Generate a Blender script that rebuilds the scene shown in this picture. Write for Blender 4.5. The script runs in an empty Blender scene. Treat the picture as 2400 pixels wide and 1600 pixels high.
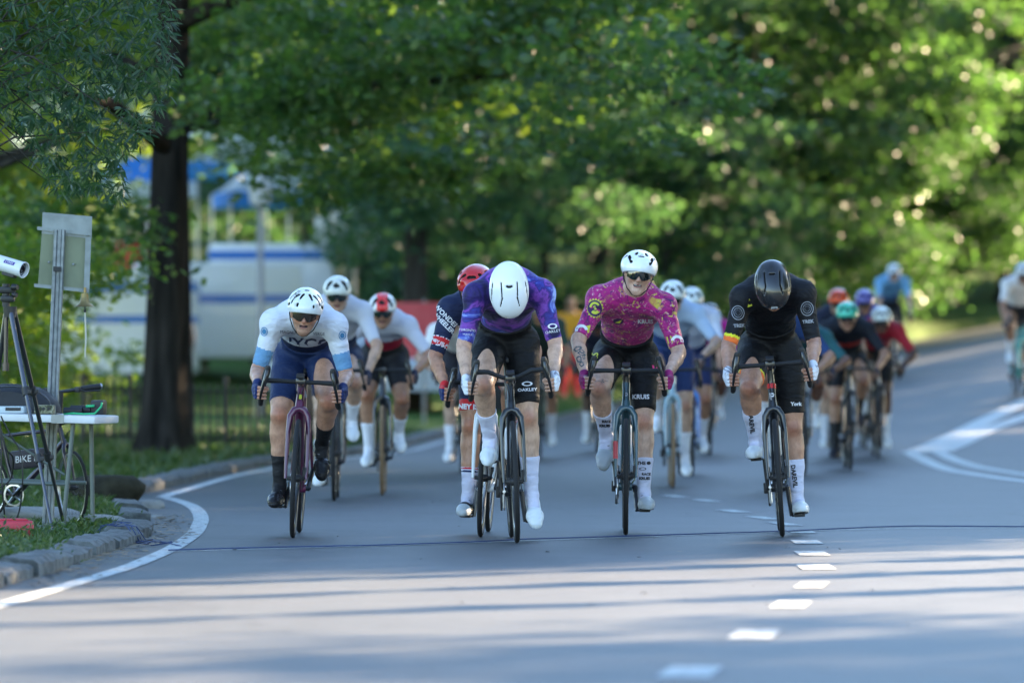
import bpy, bmesh, math, random
import numpy as np
from mathutils import Vector, Matrix, Quaternion
from mathutils.bvhtree import BVHTree

# ------------------------------------------------------------------ camera, sky, sun
scene = bpy.context.scene
C = scene.collection
FPX = 13333.0            # focal length in pixels of a 2400 px wide picture (200 mm)
CAM_H = 1.0
cam_d = bpy.data.cameras.new('camera')
cam = bpy.data.objects.new('camera', cam_d)
C.objects.link(cam)
scene.camera = cam
cam_d.lens = 200.0
cam_d.sensor_width = 36.0
cam_d.clip_start = 0.5
cam_d.clip_end = 3000.0
cam.location = (0, 0, CAM_H)
cam.rotation_euler = (math.radians(90) + math.atan(47 / FPX), 0, 0)
cam_d.dof.use_dof = True
cam_d.dof.focus_distance = 32.0
cam_d.dof.aperture_fstop = 2.5
cam_d.dof.aperture_blades = 0

SUN_AZ = (0.74, 0.67)     # horizontal direction towards the sun
SUN_EL = math.radians(20.0)
world = bpy.data.worlds.new('World')
scene.world = world
world.use_nodes = True
wn = world.node_tree.nodes
wl = world.node_tree.links
wn.clear()
sky = wn.new('ShaderNodeTexSky')
sky.sky_type = 'NISHITA'
sky.sun_disc = False
sky.sun_elevation = SUN_EL
sky.sun_rotation = math.atan2(SUN_AZ[0], SUN_AZ[1])
sky.altitude = 20
sky.air_density = 1.0
sky.dust_density = 0.2
sky.ozone_density = 2.4
bg = wn.new('ShaderNodeBackground')
bg.inputs['Strength'].default_value = 0.066
wo = wn.new('ShaderNodeOutputWorld')
wl.new(sky.outputs[0], bg.inputs[0])
wl.new(bg.outputs[0], wo.inputs[0])

sun_d = bpy.data.lights.new('sun', 'SUN')
sun_d.energy = 5.0
sun_d.angle = math.radians(0.5)
sun_d.color = (1.0, 0.75, 0.49)
sun = bpy.data.objects.new('sun', sun_d)
C.objects.link(sun)
sd = Vector((SUN_AZ[0] * math.cos(SUN_EL), SUN_AZ[1] * math.cos(SUN_EL), math.sin(SUN_EL)))
sun.rotation_euler = sd.to_track_quat('Z', 'Y').to_euler()
sun.location = (20, 20, 30)

vs = scene.view_settings
vs.view_transform = 'Standard'
vs.look = 'None'
vs.gamma = 1.0
vs.use_curve_mapping = False
vs.exposure = 3.42
scene.cycles.max_bounces = 8
scene.cycles.transparent_max_bounces = 8

# ------------------------------------------------------------------ helpers
rnd = random.Random(7)
R_ = np.random.RandomState(11)


def P(u, v, d):
    """point at distance d along +Y that stands where the photograph shows it"""
    return Vector(((u - 1200) / FPX * d, d, CAM_H - (v - 847) / FPX * d))


def interp(tab, y):
    if y <= tab[0][0]:
        return tab[0][1]
    for (a, b), (c, d) in zip(tab, tab[1:]):
        if y <= c:
            return b + (d - b) * (y - a) / (c - a)
    return tab[-1][1]


MATS = {}


def nodes_of(m):
    m.use_nodes = True
    nt = m.node_tree
    return nt, nt.nodes, nt.links, nt.nodes['Principled BSDF']


def mat(name, col, rough=0.6, metal=0.0, spec=0.5, var=0.0, scale=20.0, bump=0.0, bscale=None,
        coat=0.0, transl=0.0, col2=None, emit=None, detail=4.0, stretch=None, sss=0.0):
    if name in MATS:
        return MATS[name]
    m = bpy.data.materials.new(name)
    nt, N, L, b = nodes_of(m)
    b.inputs['Roughness'].default_value = rough
    b.inputs['Metallic'].default_value = metal
    b.inputs['Specular IOR Level'].default_value = spec
    b.inputs['Coat Weight'].default_value = coat
    b.inputs['Base Color'].default_value = (*col, 1)
    tc = N.new('ShaderNodeTexCoord')
    src = tc.outputs['Object']
    if stretch:
        mp = N.new('ShaderNodeMapping')
        mp.inputs['Scale'].default_value = stretch
        L.new(src, mp.inputs[0])
        src = mp.outputs[0]
    if var > 0 or col2:
        n = N.new('ShaderNodeTexNoise')
        n.inputs['Scale'].default_value = scale
        n.inputs['Detail'].default_value = detail
        L.new(src, n.inputs['Vector'])
        r = N.new('ShaderNodeValToRGB')
        c2 = col2 or tuple(min(1, c * (1 + var)) for c in col)
        c1 = col if col2 else tuple(c * (1 - var) for c in col)
        r.color_ramp.elements[0].color = (*c1, 1)
        r.color_ramp.elements[1].color = (*c2, 1)
        r.color_ramp.elements[0].position = 0.35
        r.color_ramp.elements[1].position = 0.65
        L.new(n.outputs[0], r.inputs[0])
        L.new(r.outputs[0], b.inputs['Base Color'])
    if bump > 0:
        n2 = N.new('ShaderNodeTexNoise')
        n2.inputs['Scale'].default_value = bscale or scale
        n2.inputs['Detail'].default_value = 5
        L.new(src, n2.inputs['Vector'])
        bp = N.new('ShaderNodeBump')
        bp.inputs['Strength'].default_value = min(1, bump)
        bp.inputs['Distance'].default_value = 0.01
        L.new(n2.outputs[0], bp.inputs['Height'])
        L.new(bp.outputs[0], b.inputs['Normal'])
    if transl > 0:
        tr = N.new('ShaderNodeBsdfTranslucent')
        tr.inputs[0].default_value = (col[0] * 2.6 + 0.03, col[1] * 2.4 + 0.03, col[2] * 1.0, 1)
        mx = N.new('ShaderNodeMixShader')
        mx.inputs[0].default_value = transl
        out = N['Material Output']
        L.new(b.outputs[0], mx.inputs[1])
        L.new(tr.outputs[0], mx.inputs[2])
        L.new(mx.outputs[0], out.inputs[0])
    if sss > 0:
        b.inputs['Subsurface Weight'].default_value = sss
        b.inputs['Subsurface Radius'].default_value = (0.01, 0.004, 0.002)
        b.inputs['Subsurface Scale'].default_value = 1.0
    if emit:
        b.inputs['Emission Color'].default_value = (*emit[:3], 1)
        b.inputs['Emission Strength'].default_value = emit[3]
    MATS[name] = m
    return m


def tag(o, label=None, cat=None, group=None, kind=None):
    if label:
        o['label'] = label
    if cat:
        o['category'] = cat
    if group:
        o['group'] = group
    if kind:
        o['kind'] = kind
    return o


def empty(name, loc=(0, 0, 0), rot=(0, 0, 0), parent=None):
    o = bpy.data.objects.new(name, None)
    o.empty_display_size = 0.1
    o.location = loc
    o.rotation_euler = rot
    C.objects.link(o)
    o.parent = parent
    return o


def mesh_data(name, V, F, mats, smooth=True, fm=None):
    me = bpy.data.meshes.new(name)
    V = np.asarray(V, dtype=np.float32)
    if isinstance(F, np.ndarray):
        n, k = F.shape
        me.vertices.add(len(V))
        me.vertices.foreach_set('co', V.ravel())
        me.loops.add(n * k)
        me.loops.foreach_set('vertex_index', F.astype(np.int32).ravel())
        me.polygons.add(n)
        me.polygons.foreach_set('loop_start', np.arange(0, n * k, k, dtype=np.int32))
        me.polygons.foreach_set('loop_total', np.full(n, k, dtype=np.int32))
    else:
        me.from_pydata([tuple(map(float, v)) for v in V], [], F)
    if not isinstance(mats, (list, tuple)):
        mats = [mats]
    for m in mats:
        me.materials.append(m)
    if fm is not None:
        me.polygons.foreach_set('material_index', np.asarray(fm, dtype=np.int32))
    me.update(calc_edges=True)
    me.validate()
    if smooth is True:
        me.polygons.foreach_set('use_smooth', np.ones(len(me.polygons), dtype=bool))
    me.update()
    return me


def link(name, me, parent=None, loc=(0, 0, 0), rot=(0, 0, 0), scale=None):
    o = bpy.data.objects.new(name, me)
    C.objects.link(o)
    o.parent = parent
    o.location = loc
    o.rotation_euler = rot
    if scale is not None:
        o.scale = scale if hasattr(scale, '__len__') else (scale,) * 3
    return o


class MB:
    """collects simple shapes into one mesh"""

    def __init__(s):
        s.V = []
        s.F = []

    def add(s, V, F):
        o = len(s.V)
        s.V += [tuple(v) for v in V]
        s.F += [[i + o for i in f] for f in F]
        return s

    def box(s, c, size, R=None, bev=0.0):
        hx, hy, hz = [q / 2 for q in size]
        c = Vector(c)
        if bev <= 0:
            pts = [Vector((x, y, z)) for z in (-hz, hz) for y in (-hy, hy) for x in (-hx, hx)]
            F = [[0, 2, 3, 1], [4, 5, 7, 6], [0, 1, 5, 4], [2, 6, 7, 3], [0, 4, 6, 2], [1, 3, 7, 5]]
        else:
            bm = bmesh.new()
            bmesh.ops.create_cube(bm, size=1, matrix=Matrix.Diagonal((2 * hx, 2 * hy, 2 * hz, 1)))
            bmesh.ops.bevel(bm, geom=bm.edges[:], offset=bev, segments=2, affect='EDGES', profile=0.6)
            bm.verts.index_update()
            pts = [v.co.copy() for v in bm.verts]
            F = [[v.index for v in f.verts] for f in bm.faces]
            bm.free()
        if R is not None:
            pts = [R @ p for p in pts]
        return s.add([p + c for p in pts], F)

    def tube(s, pts, rad, n=8, caps=True, flat=None):
        pts = [Vector(p) for p in pts]
        if not hasattr(rad, '__len__'):
            rad = [rad] * len(pts)
        up = Vector((0, 0, 1))
        t0 = (pts[1] - pts[0]).normalized()
        if abs(t0.dot(up)) > 0.95:
            up = Vector((0, 1, 0))
        side = t0.cross(up).normalized()
        rings = []
        for i, p in enumerate(pts):
            a = pts[max(i - 1, 0)]
            b = pts[min(i + 1, len(pts) - 1)]
            t = (b - a).normalized()
            side = (side - t * side.dot(t))
            if side.length < 1e-6:
                side = t.orthogonal()
            side.normalize()
            w = t.cross(side)
            fl = flat or 1.0
            rings.append([p + (side * math.cos(q) * rad[i] + w * math.sin(q) * rad[i] * fl)
                          for q in [2 * math.pi * k / n for k in range(n)]])
        V = [v for r in rings for v in r]
        F = []
        for i in range(len(pts) - 1):
            for k in range(n):
                F.append([i * n + k, i * n + (k + 1) % n, (i + 1) * n + (k + 1) % n, (i + 1) * n + k])
        if caps:
            F.append(list(range(n))[::-1])
            F.append([(len(pts) - 1) * n + k for k in range(n)])
        return s.add(V, F)

    def lathe(s, prof, c, axis=(0, 0, 1), n=24, closed=False):
        ax = Vector(axis).normalized()
        u = ax.orthogonal().normalized()
        w = ax.cross(u)
        c = Vector(c)
        V = []
        for (r, h) in prof:
            for k in range(n):
                q = 2 * math.pi * k / n
                V.append(c + ax * h + (u * math.cos(q) + w * math.sin(q)) * r)
        F = []
        m = len(prof)
        for i in range(m if closed else m - 1):
            j = (i + 1) % m
            for k in range(n):
                F.append([i * n + k, i * n + (k + 1) % n, j * n + (k + 1) % n, j * n + k])
        return s.add(V, F)

    def sphere(s, c, r, n=12, m=8):
        if not hasattr(r, '__len__'):
            r = (r, r, r)
        V = []
        for i in range(m + 1):
            a = math.pi * i / m
            for k in range(n):
                q = 2 * math.pi * k / n
                V.append((c[0] + r[0] * math.sin(a) * math.cos(q), c[1] + r[1] * math.sin(a) * math.sin(q), c[2] + r[2] * math.cos(a)))
        F = []
        for i in range(m):
            for k in range(n):
                F.append([i * n + k, (i + 1) * n + k, (i + 1) * n + (k + 1) % n, i * n + (k + 1) % n])
        return s.add(V, F)

    def build(s, name, m, parent=None, smooth=False, loc=(0, 0, 0), rot=(0, 0, 0)):
        me = mesh_data(name, s.V, s.F, m, smooth)
        if smooth == 'auto':
            me.polygons.foreach_set('use_smooth', np.ones(len(me.polygons), dtype=bool))
            me.set_sharp_from_angle(angle=math.radians(38))
        return link(name, me, parent, loc, rot)
# ------------------------------------------------------------------ ground, road, kerb
def sstep(a, b, t):
    t = max(0.0, min(1.0, (t - a) / (b - a)))
    return t * t * (3 - 2 * t)


KERB = [(5, -5.6), (12, -4.2), (17, -3.2), (20, -2.72), (24.9, -2.28), (27.2, -2.18), (32.3, -2.05), (35.3, -2.22),
        (37.8, -2.47), (42.2, -2.82), (48.5, -2.62), (54, -2.38), (58.5, -1.95), (63.8, -1.35), (72.5, -1.05),
        (83, -0.6), (95, 1.0), (105, 3.6), (120, 8.4), (128, 11.2), (140, 16.5), (160, 26), (200, 50), (400, 170)]
LINE = [(8, -4.6), (12, -3.65), (17, -2.72), (20, -2.36), (23.3, -2.1), (27.6, -1.86), (30.4, -1.81), (33.1, -1.84), (36.2, -1.97),
        (38.5, -2.13), (40.2, -2.3), (41.5, -2.49), (42.1, -2.6)]
LINE2 = [(42.0, -2.58), (49.4, -2.44), (54, -2.2), (58.5, -1.75), (63.8, -1.12), (72.5, -0.82), (83, -0.35), (95, 1.3), (105, 3.9), (120, 8.8)]


def kerb_x(y):
    return interp(KERB, y)


def road_z(x, y):
    return 0.17 * max(0.0, min(x, 30.0)) * sstep(52, 87, y)


def ground_z(x, y):
    z = road_z(x, y)
    k = kerb_x(y)
    if x < k - 0.1:
        d = (k - 0.1) - x
        z = road_z(k, y) + (0.035 if y < 50 else 0.08) + 0.02 * math.sin(x * 2.1 + y * 0.7)
        if y > 85:                      # the bank behind the climbing road
            z += min(d, 14) * 0.12 * sstep(85, 110, y) * sstep(-2, 6, k)
        if y < 45:
            z += 0.02 * min(d, 3)
        return z
    if x > 15.5:
        return z + 0.12
    return z - 0.06


def axis_pts(lo, hi, fine_lo, fine_hi, fs, cs):
    a = list(np.arange(lo, fine_lo, cs)) + list(np.arange(fine_lo, fine_hi, fs)) + list(np.arange(fine_hi, hi + cs, cs))
    return a


M_ground = mat('ground_grass', (0.045, 0.10, 0.018), 0.95, var=0.0, col2=(0.085, 0.13, 0.03), scale=1.3, bump=0.8, bscale=30, spec=0.1)
xs = [-700, -300, -140, -70, -45] + list(np.arange(-30, -6, 1.5)) + list(np.arange(-6, 13, 0.25)) + list(np.arange(13, 31, 1.5)) + [45, 70, 140, 300, 700]
ys = [-200, -60, -20] + list(np.arange(0, 20, 2)) + list(np.arange(20, 46, 0.25)) + list(np.arange(46, 150, 1.0)) + list(np.arange(150, 200, 8)) + [230, 300, 450, 700, 1100, 1600]
V = [(x, y, ground_z(x, y) if y < 400 else ground_z(x, 400)) for y in ys for x in xs]
nx = len(xs)
F = [[j * nx + i, j * nx + i + 1, (j + 1) * nx + i + 1, (j + 1) * nx + i] for j in range(len(ys) - 1) for i in range(nx - 1)]
tag(link('ground', mesh_data('ground', V, F, M_ground)), kind='structure')

def cloud0(name, c0, c1, c2, p0, p1, sc):
    m = bpy.data.materials.new(name)
    nt, N, L, b = nodes_of(m)
    tc = N.new('ShaderNodeTexCoord')
    n = N.new('ShaderNodeTexNoise'); n.inputs['Scale'].default_value = sc; n.inputs['Detail'].default_value = 8; n.inputs['Roughness'].default_value = .7
    L.new(tc.outputs['Object'], n.inputs[0])
    r = N.new('ShaderNodeValToRGB'); cr = r.color_ramp; cr.elements.new(.5)
    for e, (p, c) in zip(cr.elements, ((p0, c0), (p1, c1), (.7, c2))):
        e.position = p; e.color = (*c, 1)
    L.new(n.outputs[0], r.inputs[0]); L.new(r.outputs[0], b.inputs['Base Color'])
    b.inputs['Roughness'].default_value = .6
    return m


# asphalt: fine grain, long repaired streaks
M_road = bpy.data.materials.new('asphalt')
nt, N, L, b = nodes_of(M_road)
tc = N.new('ShaderNodeTexCoord')
n1 = N.new('ShaderNodeTexNoise'); n1.inputs['Scale'].default_value = 0.9; n1.inputs['Detail'].default_value = 12; n1.inputs['Roughness'].default_value = .75
n2 = N.new('ShaderNodeTexNoise'); n2.inputs['Scale'].default_value = 60; n2.inputs['Detail'].default_value = 3
L.new(tc.outputs['Object'], n1.inputs[0]); L.new(tc.outputs['Object'], n2.inputs[0])
r1 = N.new('ShaderNodeValToRGB')
r1.color_ramp.elements[0].position = .3; r1.color_ramp.elements[0].color = (0.056, 0.064, 0.070, 1)
r1.color_ramp.elements[1].position = .7; r1.color_ramp.elements[1].color = (0.086, 0.095, 0.102, 1)
L.new(n1.outputs[0], r1.inputs[0])
mx = N.new('ShaderNodeMixRGB'); mx.blend_type = 'MULTIPLY'; mx.inputs[0].default_value = 0.55
r2 = N.new('ShaderNodeValToRGB'); r2.color_ramp.elements[0].position = .3; r2.color_ramp.elements[0].color = (.45, .45, .46, 1)
r2.color_ramp.elements[1].position = .62; r2.color_ramp.elements[1].color = (1, 1, 1, 1)
L.new(n2.outputs[0], r2.inputs[0]); L.new(r1.outputs[0], mx.inputs[1]); L.new(r2.outputs[0], mx.inputs[2])
vo = N.new('ShaderNodeTexVoronoi'); vo.feature = 'DISTANCE_TO_EDGE'; vo.inputs['Scale'].default_value = .33
mpv = N.new('ShaderNodeMapping'); mpv.inputs['Scale'].default_value = (1, .45, 1)
nzv = N.new('ShaderNodeTexNoise'); nzv.inputs['Scale'].default_value = 2.2; nzv.inputs['Detail'].default_value = 6
mv = N.new('ShaderNodeMixRGB'); mv.blend_type = 'ADD'; mv.inputs[0].default_value = .55
L.new(tc.outputs['Object'], mpv.inputs[0]); L.new(tc.outputs['Object'], nzv.inputs[0]); L.new(mpv.outputs[0], mv.inputs[1]); L.new(nzv.outputs[1], mv.inputs[2]); L.new(mv.outputs[0], vo.inputs[0])
rv = N.new('ShaderNodeValToRGB'); rv.color_ramp.elements[0].position = .002; rv.color_ramp.elements[0].color = (.62, .62, .62, 1); rv.color_ramp.elements[1].position = .008; rv.color_ramp.elements[1].color = (1, 1, 1, 1)
L.new(vo.outputs[0], rv.inputs[0])
mk = N.new('ShaderNodeMixRGB'); mk.blend_type = 'MULTIPLY'; mk.inputs[0].default_value = .6
L.new(mx.outputs[0], mk.inputs[1]); L.new(rv.outputs[0], mk.inputs[2])
# darker blotches of oil and damp
nb_ = N.new('ShaderNodeTexNoise'); nb_.inputs['Scale'].default_value = 2.4; nb_.inputs['Detail'].default_value = 8; nb_.inputs['Roughness'].default_value = .7
L.new(tc.outputs['Object'], nb_.inputs[0])
rb_ = N.new('ShaderNodeValToRGB'); rb_.color_ramp.elements[0].position = .28; rb_.color_ramp.elements[0].color = (.6, .6, .61, 1); rb_.color_ramp.elements[1].position = .48; rb_.color_ramp.elements[1].color = (1, 1, 1, 1)
L.new(nb_.outputs[0], rb_.inputs[0])
mk2 = N.new('ShaderNodeMixRGB'); mk2.blend_type = 'MULTIPLY'; mk2.inputs[0].default_value = .7
L.new(mk.outputs[0], mk2.inputs[1]); L.new(rb_.outputs[0], mk2.inputs[2])
L.new(mk2.outputs[0], b.inputs['Base Color'])
b.inputs['Roughness'].default_value = 0.5
b.inputs['Specular IOR Level'].default_value = 0.35
bp = N.new('ShaderNodeBump'); bp.inputs['Strength'].default_value = .5; bp.inputs['Distance'].default_value = .004
n3 = N.new('ShaderNodeTexNoise'); n3.inputs['Scale'].default_value = 140; L.new(tc.outputs['Object'], n3.inputs[0])
L.new(n3.outputs[0], bp.inputs['Height']); L.new(bp.outputs[0], b.inputs['Normal'])

ry = list(np.arange(2, 150, 1.0)) + list(np.arange(150, 400, 6))
V = []
F = []
rn = 34
for y in ry:
    k = kerb_x(y)
    for i in range(rn):
        t = i / (rn - 1)
        x = k + (max(15.0, k + 15) - k) * t
        V.append((x, y, road_z(x, y)))
for j in range(len(ry) - 1):
    for i in range(rn - 1):
        F.append([j * rn + i, j * rn + i + 1, (j + 1) * rn + i + 1, (j + 1) * rn + i])
tag(link('road', mesh_data('road', V, F, M_road)), kind='structure')

M_paint = cloud0('road_paint', (.10, .11, .115), (.40, .44, .435), (.52, .55, .54), .40, .48, 16)
M_paint_half = cloud0('road_paint_old', (.12, .13, .135), (.36, .40, .41), (.50, .53, .53), .40, .52, 18)
M_paint_worn = mat('road_paint_worn', (0.20, 0.21, 0.21), 0.6, col2=(0.70, 0.72, 0.70), scale=35, detail=6)


M_paint_gore = mat('road_paint_gore', (.56, .60, .60), .6, var=.12, scale=14)


def ribbon(name, pts, w, m, lift=0.004, kind='structure'):
    V, F = [], []
    q = []
    for (a, b2) in zip(pts, pts[1:]):
        d = math.hypot(b2[0] - a[0], b2[1] - a[1])
        n = max(1, int(d / 0.5))
        for i in range(n):
            t = i / n
            q.append((a[0] + (b2[0] - a[0]) * t, a[1] + (b2[1] - a[1]) * t))
    q.append(pts[-1])
    # soften the corners
    for _ in range(3):
        q = [q[0]] + [((q[i - 1][0] + 2 * q[i][0] + q[i + 1][0]) / 4, (q[i - 1][1] + 2 * q[i][1] + q[i + 1][1]) / 4) for i in range(1, len(q) - 1)] + [q[-1]]
    for i, p in enumerate(q):
        a = q[max(0, i - 1)]; c = q[min(len(q) - 1, i + 1)]
        tx, ty = c[0] - a[0], c[1] - a[1]
        l = math.hypot(tx, ty) or 1
        nxx, nyy = -ty / l * w / 2, tx / l * w / 2
        for s in (-1, 1):
            x, y = p[0] + s * nxx, p[1] + s * nyy
            V.append((x, y, road_z(x, y) + lift))
    for i in range(len(q) - 1):
        F.append([2 * i, 2 * i + 1, 2 * i + 3, 2 * i + 2])
    o = link(name, mesh_data(name, V, F, m, smooth=False))
    tag(o, kind=kind)
    return o


ribbon('edge_line', [(x, y) for y, x in LINE], 0.098, M_paint)
ribbon('edge_line', [(x, y) for y, x in LINE2], 0.11, M_paint_worn)
# V shaped gore marking at right
ribbon('gore_line', [(10, 84), (8, 76), (6.2, 69), (5.52, 66), (4.94, 63), (4.15, 58.5)], 0.28, M_paint_gore)
ribbon('gore_line', [(9.6, 80), (7.9, 73), (6.0, 66.2), (5.36, 64), (4.41, 58.7)], 0.26, M_paint_gore)
ribbon('gore_line', [(4.10, 58.8), (4.06, 56.0), (4.02, 52), (4.15, 49), (4.3, 47), (4.9, 40)], 0.16, M_paint_gore)
ribbon('gore_line', [(4.40, 59.0), (4.36, 56.6), (4.40, 53.5), (4.53, 50.3), (4.9, 45)], 0.15, M_paint_gore)

# dashes of the lane line
dash_px = [(1617, 1575, 170), (1768, 1487, 140), (1853, 1417, 114), (1902, 1371, 96), (1912, 1329, 92), (1903, 1297, 84),
           (1890, 1270, 76), (1878, 1246, 68), (1838, 1228, 66), (1787, 1214, 66), (1718, 1198, 70), (1655, 1173, 62), (1581, 1163, 60)]
for (u, v, w) in dash_px:
    p = P(u, v, FPX / (v - 847))
    sk = 0.035 if v > 1370 else (-0.05 if v < 1240 else 0.0)
    hw = w * .86 / FPX * p.y / 2 - abs(sk) * .4
    hl = 0.33
    V = [(p.x - hw - sk, p.y - hl, .004), (p.x + hw - sk, p.y - hl, .004), (p.x + hw + sk, p.y + hl, .004), (p.x - hw + sk, p.y + hl, .004)]
    tag(link('lane_dash', mesh_data('lane_dash', V, [[0, 1, 2, 3]], M_paint, smooth=False)), kind='structure')

# kerb stones
M_kerb = mat('granite_kerb', (0.055, 0.06, 0.058), 0.9, col2=(0.16, 0.17, 0.165), scale=14, bump=1.0, bscale=35, detail=7)
kerb = empty('kerb', (-2.1, 30, 0))
tag(kerb, kind='structure')


def kerb_block(y0, y1, hgt=0.13, wid=0.2, jx=0.0):
    n = 11
    bm = bmesh.new()
    rows = []
    rr = random.Random(int(y0 * 100))
    for i in range(n):
        y = y0 + (y1 - y0) * i / (n - 1)
        x = kerb_x(y) + jx
        xa, xb = x - wid, x
        z = road_z(x, y)
        pr = [(xb, z - .05), (xb, z + hgt * .7), (xb - .035, z + hgt), (xa + .03, z + hgt + .008), (xa, z + hgt * .8), (xa, z - .05)]
        rows.append([bm.verts.new((a + rr.uniform(-.007, .007), y + rr.uniform(-.01, .01), c + rr.uniform(-.008, .008))) for a, c in pr])
    for i in range(n - 1):
        for k in range(5):
            bm.faces.new([rows[i][k], rows[i][k + 1], rows[i + 1][k + 1], rows[i + 1][k]])
    bm.faces.new(rows[0][::-1])
    bm.faces.new(rows[-1])
    bmesh.ops.recalc_face_normals(bm, faces=bm.faces[:])
    me = bpy.data.meshes.new('kerb_stone')
    bm.to_mesh(me)
    bm.free()
    me.materials.append(M_kerb)
    o = link('kerb_stone', me)
    o.parent = kerb
    o.location = (2.1, -30, 0)
    return o


y = 14.0
i = 0
while y < 41:
    ln = [1.25, 1.5, 1.1, 1.4, 0.95][i % 5]
    if not (33.2 < y < 34.2):
        kerb_block(y, y + ln - 0.03, hgt=[.075, .065, .085, .06][i % 4], wid=0.20, jx=[0, .02, -.015][i % 3])
    y += ln
    i += 1
while y < 84:
    ln = 2.4 if y < 70 else 5
    kerb_block(y, y + ln - 0.04, hgt=.08, wid=0.22)
    y += ln

# the timing line taped across the road
def gz(x, y):
    return (ground_z(x, y)) if x < kerb_x(y) - .22 else (road_z(x, y) + (.085 if x < kerb_x(y) else 0))


M_blue = mat('blue_tape', (0.015, 0.04, 0.13), 0.5)
M_white = mat('white_plain', (0.75, 0.76, 0.76), 0.5)
tape = MB()
pts = [P(390, 1292, 30), P(860, 1283, 30.6), P(1200, 1266, 31.8), P(1840, 1246, 33.4), P(2150, 1237, 34.2), P(2450, 1236, 34.3)]
gp = []
for p in pts:
    pass
line_uv = [(395, 1292), (640, 1285), (860, 1281), (1100, 1273), (1230, 1266), (1500, 1258), (1840, 1247), (2060, 1237), (2150, 1235), (2450, 1237)]
gp = []
for (u, v) in line_uv:
    d = FPX / (v - 847)
    gp.append(((u - 1200) / FPX * d, d, 0.009))
tape.tube(gp, 0.004, n=6)
o = tape.build('blue_cable', M_blue, None, smooth=True)
tag(o, 'thin blue timing cable stretched straight across the road just in front of the wheels', 'cable')
ribbon('finish_line', [(g[0], g[1] - .05) for g in gp], 0.035, M_paint, lift=.004)

# ------------------------------------------------------------------ foliage
def leaf_mat(name, col, col2, transl=0.5):
    m = bpy.data.materials.new(name)
    nt, N, L, b = nodes_of(m)
    b.inputs['Roughness'].default_value = 0.42
    b.inputs['Specular IOR Level'].default_value = 0.5
    g = N.new('ShaderNodeNewGeometry')
    r = N.new('ShaderNodeValToRGB')
    r.color_ramp.elements[0].color = (*col, 1)
    r.color_ramp.elements[1].color = (*col2, 1)
    L.new(g.outputs['Random Per Island'], r.inputs[0])
    L.new(r.outputs[0], b.inputs['Base Color'])
    tr = N.new('ShaderNodeBsdfTranslucent')
    mr = N.new('ShaderNodeMixRGB')
    mr.blend_type = 'MULTIPLY'
    mr.inputs[0].default_value = 1.0
    mr.inputs[2].default_value = (3.0, 2.9, 1.1, 1)
    L.new(r.outputs[0], mr.inputs[1])
    L.new(mr.outputs[0], tr.inputs[0])
    mxs = N.new('ShaderNodeMixShader')
    mxs.inputs[0].default_value = transl
    L.new(b.outputs[0], mxs.inputs[1])
    L.new(tr.outputs[0], mxs.inputs[2])
    L.new(mxs.outputs[0], N['Material Output'].inputs[0])
    return m


M_leafA = leaf_mat('leaf_blue_green', (0.020, 0.058, 0.042), (0.044, 0.098, 0.062))
M_leafB = leaf_mat('leaf_mid_green', (0.020, 0.056, 0.030), (0.042, 0.090, 0.040))
M_leafC = leaf_mat('leaf_yellow_green', (0.055, 0.115, 0.022), (0.125, 0.175, 0.035))
M_bark = mat('bark', (0.026, 0.024, 0.021), 0.95, col2=(0.06, 0.055, 0.048), scale=9, bump=1, bscale=14, stretch=(1, 1, .25), spec=.1)


def leaf_quads(cen, size, rs, droop=0.0, narrow=0.55):
    """cen Nx3, one rhombic leaf each"""
    n = len(cen)
    a = rs.randn(n, 3)
    a[:, 2] = a[:, 2] * 0.45 - droop
    a /= np.linalg.norm(a, axis=1)[:, None]
    b = np.cross(a, rs.randn(n, 3))
    b /= np.linalg.norm(b, axis=1)[:, None]
    s = size * (0.65 + 0.7 * rs.rand(n))[:, None]
    V = np.empty((n, 4, 3))
    V[:, 0] = cen - a * s * .5
    V[:, 1] = cen + b * s * .5 * narrow - a * s * .05
    V[:, 2] = cen + a * s * .5
    V[:, 3] = cen - b * s * .5 * narrow - a * s * .05
    F = np.arange(n * 4).reshape(n, 4)
    return V.reshape(-1, 3), F


def crown_data(name, blobs, nclump, nleaf, size, m, seed, clump_r=0.55, flat=0.4, narrow=.55):
    """blobs: (x,y,z,rx,ry,rz); leaf sprays sit in flattened clumps spread over the blobs"""
    rs = np.random.RandomState(seed)
    B = np.array(blobs, dtype=float)
    w = (B[:, 3] * B[:, 4] * B[:, 5]) ** (2 / 3)
    idx = rs.choice(len(B), nclump, p=w / w.sum())
    d = rs.randn(nclump, 3)
    d /= np.linalg.norm(d, axis=1)[:, None]
    r = rs.rand(nclump) ** 0.4
    cc = B[idx, :3] + d * B[idx, 3:] * r[:, None]
    cr = clump_r * (0.5 + rs.rand(nclump))
    k = np.repeat(np.arange(nclump), nleaf)
    off = rs.randn(len(k), 3) * 0.5
    off[:, 2] *= flat
    cen = cc[k] + off * cr[k][:, None]
    V, F = leaf_quads(cen, size, rs, droop=.25, narrow=narrow)
    return mesh_data(name, V, F, m, smooth=False)


def rand_blobs(rs, n, R, z0, z1, br):
    out = []
    for i in range(n):
        a = rs.uniform(0, 2 * math.pi)
        t = rs.uniform(0, 1)
        z = z0 + (z1 - z0) * t
        rr = R * math.sin(math.pi * (0.18 + 0.72 * t)) * math.sqrt(rs.uniform(0.1, 1))
        b = br * rs.uniform(.7, 1.25)
        out.append((rr * math.cos(a), rr * math.sin(a), z, b, b, b * .62))
    return out


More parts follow.
